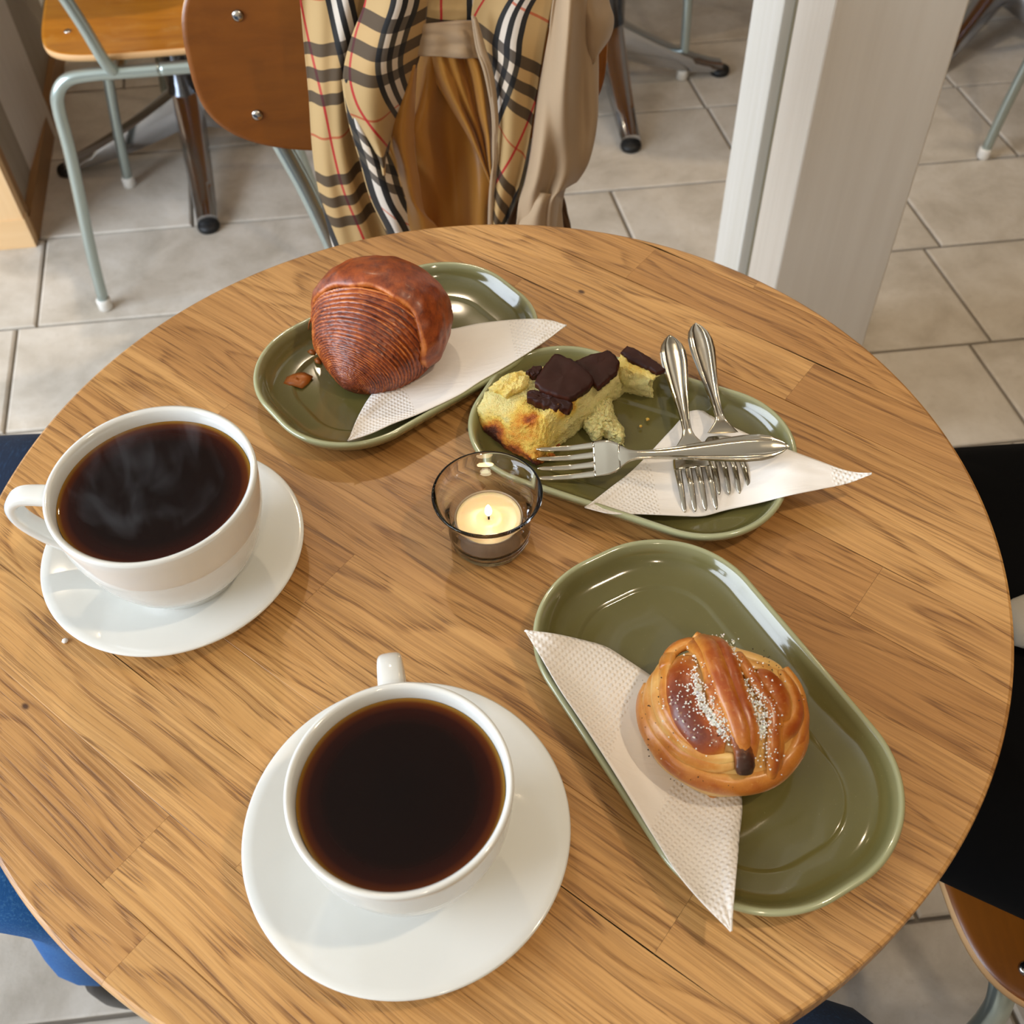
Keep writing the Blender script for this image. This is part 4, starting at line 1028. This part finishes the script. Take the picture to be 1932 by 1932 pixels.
block('crumb_lump', [[(925, 745, .02), (960, 760, .02), (1000, 742, .02), (1010, 715, .02), (985, 705, .02), (945, 720, .02)], [(922, 732, .030), (955, 748, .031), (992, 732, .033), (1003, 708, .034), (982, 700, .033), (945, 712, .031)], [(940, 730, .033), (960, 738, .034), (985, 726, .036), (992, 712, .036), (975, 708, .036), (950, 718, .034)]],
      M['crumb'], ck, k0, n=90, sub=6, amp=.0012, brown=lambda p: .12+.25*max(0, nz(p, 150, 8)), chunk=.0015)
def slab(name, poly, z, th, org, parent, bend=None, seed=0, amp=.0004, mat='burnt'):
    n = 80; P = [at(p[0], p[1], h+(p[2] if len(p) > 2 else z)) for p in resamp(poly, n)]; c = sum(P, Vector())/n; rows = []; br = []
    for side in (1, 0):
        fr = [k/10 for k in range(11)]
        for f in (fr if side else fr[::-1]):
            f = max(f, .02); row = []
            for p in P:
                q = c+(p-c)*f; q = q+Vector((nz(q, 500, seed), nz(q, 500, seed+4), nz(q, 120, seed)*.8))*amp*2
                q.z += (.0010*(1-f**6) if side else -th+.0003*(f**2)); row.append(tuple(q-org)); br.append(max(0, (f-.8)/.2)*(.9 if side else 1)+.3*nz(q, 400, seed))
            rows.append(row)
    o = obj(name, grid(rows, True, True, True), M[mat], parent); vattr(o, 'brown', br); return o
slab('burnt_top', [(1046, 667, .043), (1060, 670, .043), (1080, 679, .043), (1104, 695, .042), (1121, 714, .040), (1114, 728, .039), (1092, 744, .039), (1074, 751, .039), (1050, 745, .040), (1022, 735, .040), (1010, 722, .041), (1014, 710, .042), (1027, 690, .043)], .041, .0045, k0, ck, seed=1)
slab('burnt_top', [(1084, 683, .039), (1100, 674, .040), (1118, 668, .041), (1146, 660, .041), (1158, 668, .040), (1169, 681, .039), (1165, 700, .038), (1148, 714, .037), (1128, 731, .036), (1112, 712, .038), (1098, 696, .039)], .038, .004, k0, ck, seed=2)
slab('burnt_top', [(993, 738, .036), (1008, 734, .038), (1040, 744, .038), (1075, 752, .037), (1082, 762, .035), (1072, 774, .033), (1050, 774, .033), (1022, 764, .034), (996, 752, .035)], .036, .005, k0, ck, seed=3, amp=.0008)
slab('burnt_top', [(994, 702, .036), (1008, 692, .037), (1020, 688, .037), (1024, 694, .037), (1018, 704, .036), (1010, 712, .035), (1000, 710, .035)], .036, .004, k0, ck, seed=4, amp=.0008)
ck2 = empty('cheesecake_chunk', at(1205, 720, h+.004), 0, 'small cheesecake chunk with a thin tilted burnt top, beside the fork handles', 'cake', 'broken cheesecake pieces'); k1 = Vector(ck2.location)
block('crumb_body', [[(1166, 738, .005), (1200, 748, .005), (1232, 754, .005), (1236, 740, .005), (1226, 726, .005), (1220, 705, .005), (1180, 700, .005), (1160, 712, .005)],
                     [(1160, 712, .018), (1195, 730, .018), (1225, 735, .018), (1222, 722, .018), (1232, 712, .02), (1240, 698, .022), (1190, 682, .018), (1160, 690, .018)],
                     [(1166, 688, .029), (1195, 704, .029), (1235, 716, .028), (1246, 706, .028), (1240, 692, .030), (1195, 668, .031), (1172, 668, .031)]], M['crumb'], ck2, k1, n=120, amp=.0012, brown=lambda p: .18*max(0, (p.z-h-.024))/.006, chunk=.0012)
slab('burnt_top', [(1171, 664, .0325), (1184, 652, .0345), (1198, 658, .0345), (1228, 674, .0335), (1256, 697, .0315), (1240, 704, .0305), (1208, 690, .031), (1184, 676, .032)], .033, .0028, k1, ck2, seed=6)
ck3 = empty('cheesecake_crumble', at(1145, 790, h+.004), 0, 'pale crumbly piece of cheesecake fallen on the plate', 'cake', 'broken cheesecake pieces'); k2 = Vector(ck3.location)
block('crumb_body', [[(1100, 800, .005), (1118, 835, .005), (1130, 836, .005), (1138, 824, .005), (1160, 835, .005), (1179, 844, .005), (1178, 825, .005), (1164, 790, .005), (1152, 752, .005), (1120, 755, .005)],
                     [(1100, 790, .013), (1118, 820, .012), (1130, 822, .012), (1140, 812, .012), (1158, 822, .011), (1170, 830, .010), (1170, 812, .012), (1156, 785, .014), (1148, 752, .018), (1120, 752, .019)],
                     [(1112, 790, .0165), (1122, 808, .0155), (1130, 808, .0155), (1140, 802, .015), (1152, 810, .014), (1160, 814, .013), (1158, 802, .014), (1148, 782, .0175), (1142, 758, .021), (1125, 758, .021)]],
      M['crumb'], ck3, k2, n=120, amp=.0015, fr=420, brown=lambda p: 0, chunk=.0020)
def morsel(px, py, s, lab, mat, seed):
    c = at(px, py, h+.0068); rows = []; br = []
    for i in range(10):
        ph = math.pi*(i+.5)/10-math.pi/2
        rows.append([tuple((1+.5*nz((math.cos(ph)*math.cos(t), math.cos(ph)*math.sin(t), math.sin(ph)), 1.6, seed))*s*np.array([math.cos(ph)*math.cos(t), math.cos(ph)*math.sin(t), .7*math.sin(ph)])) for t in np.linspace(0, 2*math.pi, 15)[:-1]])
    o = obj('cake_crumb', grid(rows, True, True, True), M['crumb'], None, loc=c); vattr(o, 'brown', [mat]*len(o.data.vertices)); prop(o, lab, 'crumb', 'cheesecake crumbs on the plate')
morsel(1041, 862, .0026, 'brown cheesecake crumb on the fork tines', .6, 1)
morsel(1050, 842, .0024, 'dark crumb at the lower edge of the cheesecake slice', .8, 2)
morsel(1222, 791, .0012, 'upper tiny crumb in the middle of the plate', .3, 5)
morsel(1209, 804, .0010, 'lower tiny crumb in the middle of the plate', .3, 7)

# ------------------------------------------------------------------ steam over the left cup
def mat_steam():
    m = D.materials.new('steam'); m.use_nodes = True; t = m.node_tree; t.nodes.clear()
    out = t.nodes.new('ShaderNodeOutputMaterial'); v = t.nodes.new('ShaderNodeVolumeScatter'); v.inputs['Color'].default_value = (1, 1, 1, 1); v.inputs['Anisotropy'].default_value = .2
    tc = t.nodes.new('ShaderNodeTexCoord'); mp = t.nodes.new('ShaderNodeMapping'); mp.inputs['Scale'].default_value = (38, 30, 16); mp.inputs['Rotation'].default_value = (.2, .1, .6)
    n = t.nodes.new('ShaderNodeTexNoise'); n.inputs['Scale'].default_value = 1; n.inputs['Detail'].default_value = 2; n.inputs['Distortion'].default_value = 1.6
    r = t.nodes.new('ShaderNodeMapRange'); r.inputs[1].default_value = .52; r.inputs[2].default_value = .78; r.inputs[3].default_value = 0; r.inputs[4].default_value = 6.5
    t.links.new(tc.outputs['Object'], mp.inputs[0]); t.links.new(mp.outputs[0], n.inputs['Vector']); t.links.new(n.outputs['Fac'], r.inputs[0])
    t.links.new(r.outputs[0], v.inputs['Density']); t.links.new(v.outputs[0], out.inputs['Volume']); m.cycles.volume_step_rate = 1.0; return m
M['steam'] = mat_steam()
st = obj('steam', lathe([(0, 0), (.036, .001), (.040, .010), (.036, .030), (.026, .048), (.012, .058), (0, .060)], 40), M['steam'], None, loc=(-.1668, -.0215, TZ+.0780))
prop(st, 'thin steam curling above the coffee in the left cup', 'steam', kind='stuff')

sc_ = at(123, 1209, h+.0008)
o = obj('paper_scrap', lathe([(0, -.0006), (.0016, -.0003), (.0019, .0003), (.0008, .0011), (0, .0010)], 7), M['paper'], None, loc=sc_)
prop(o, 'tiny white scrap on the oak beside the left saucer', 'crumb')
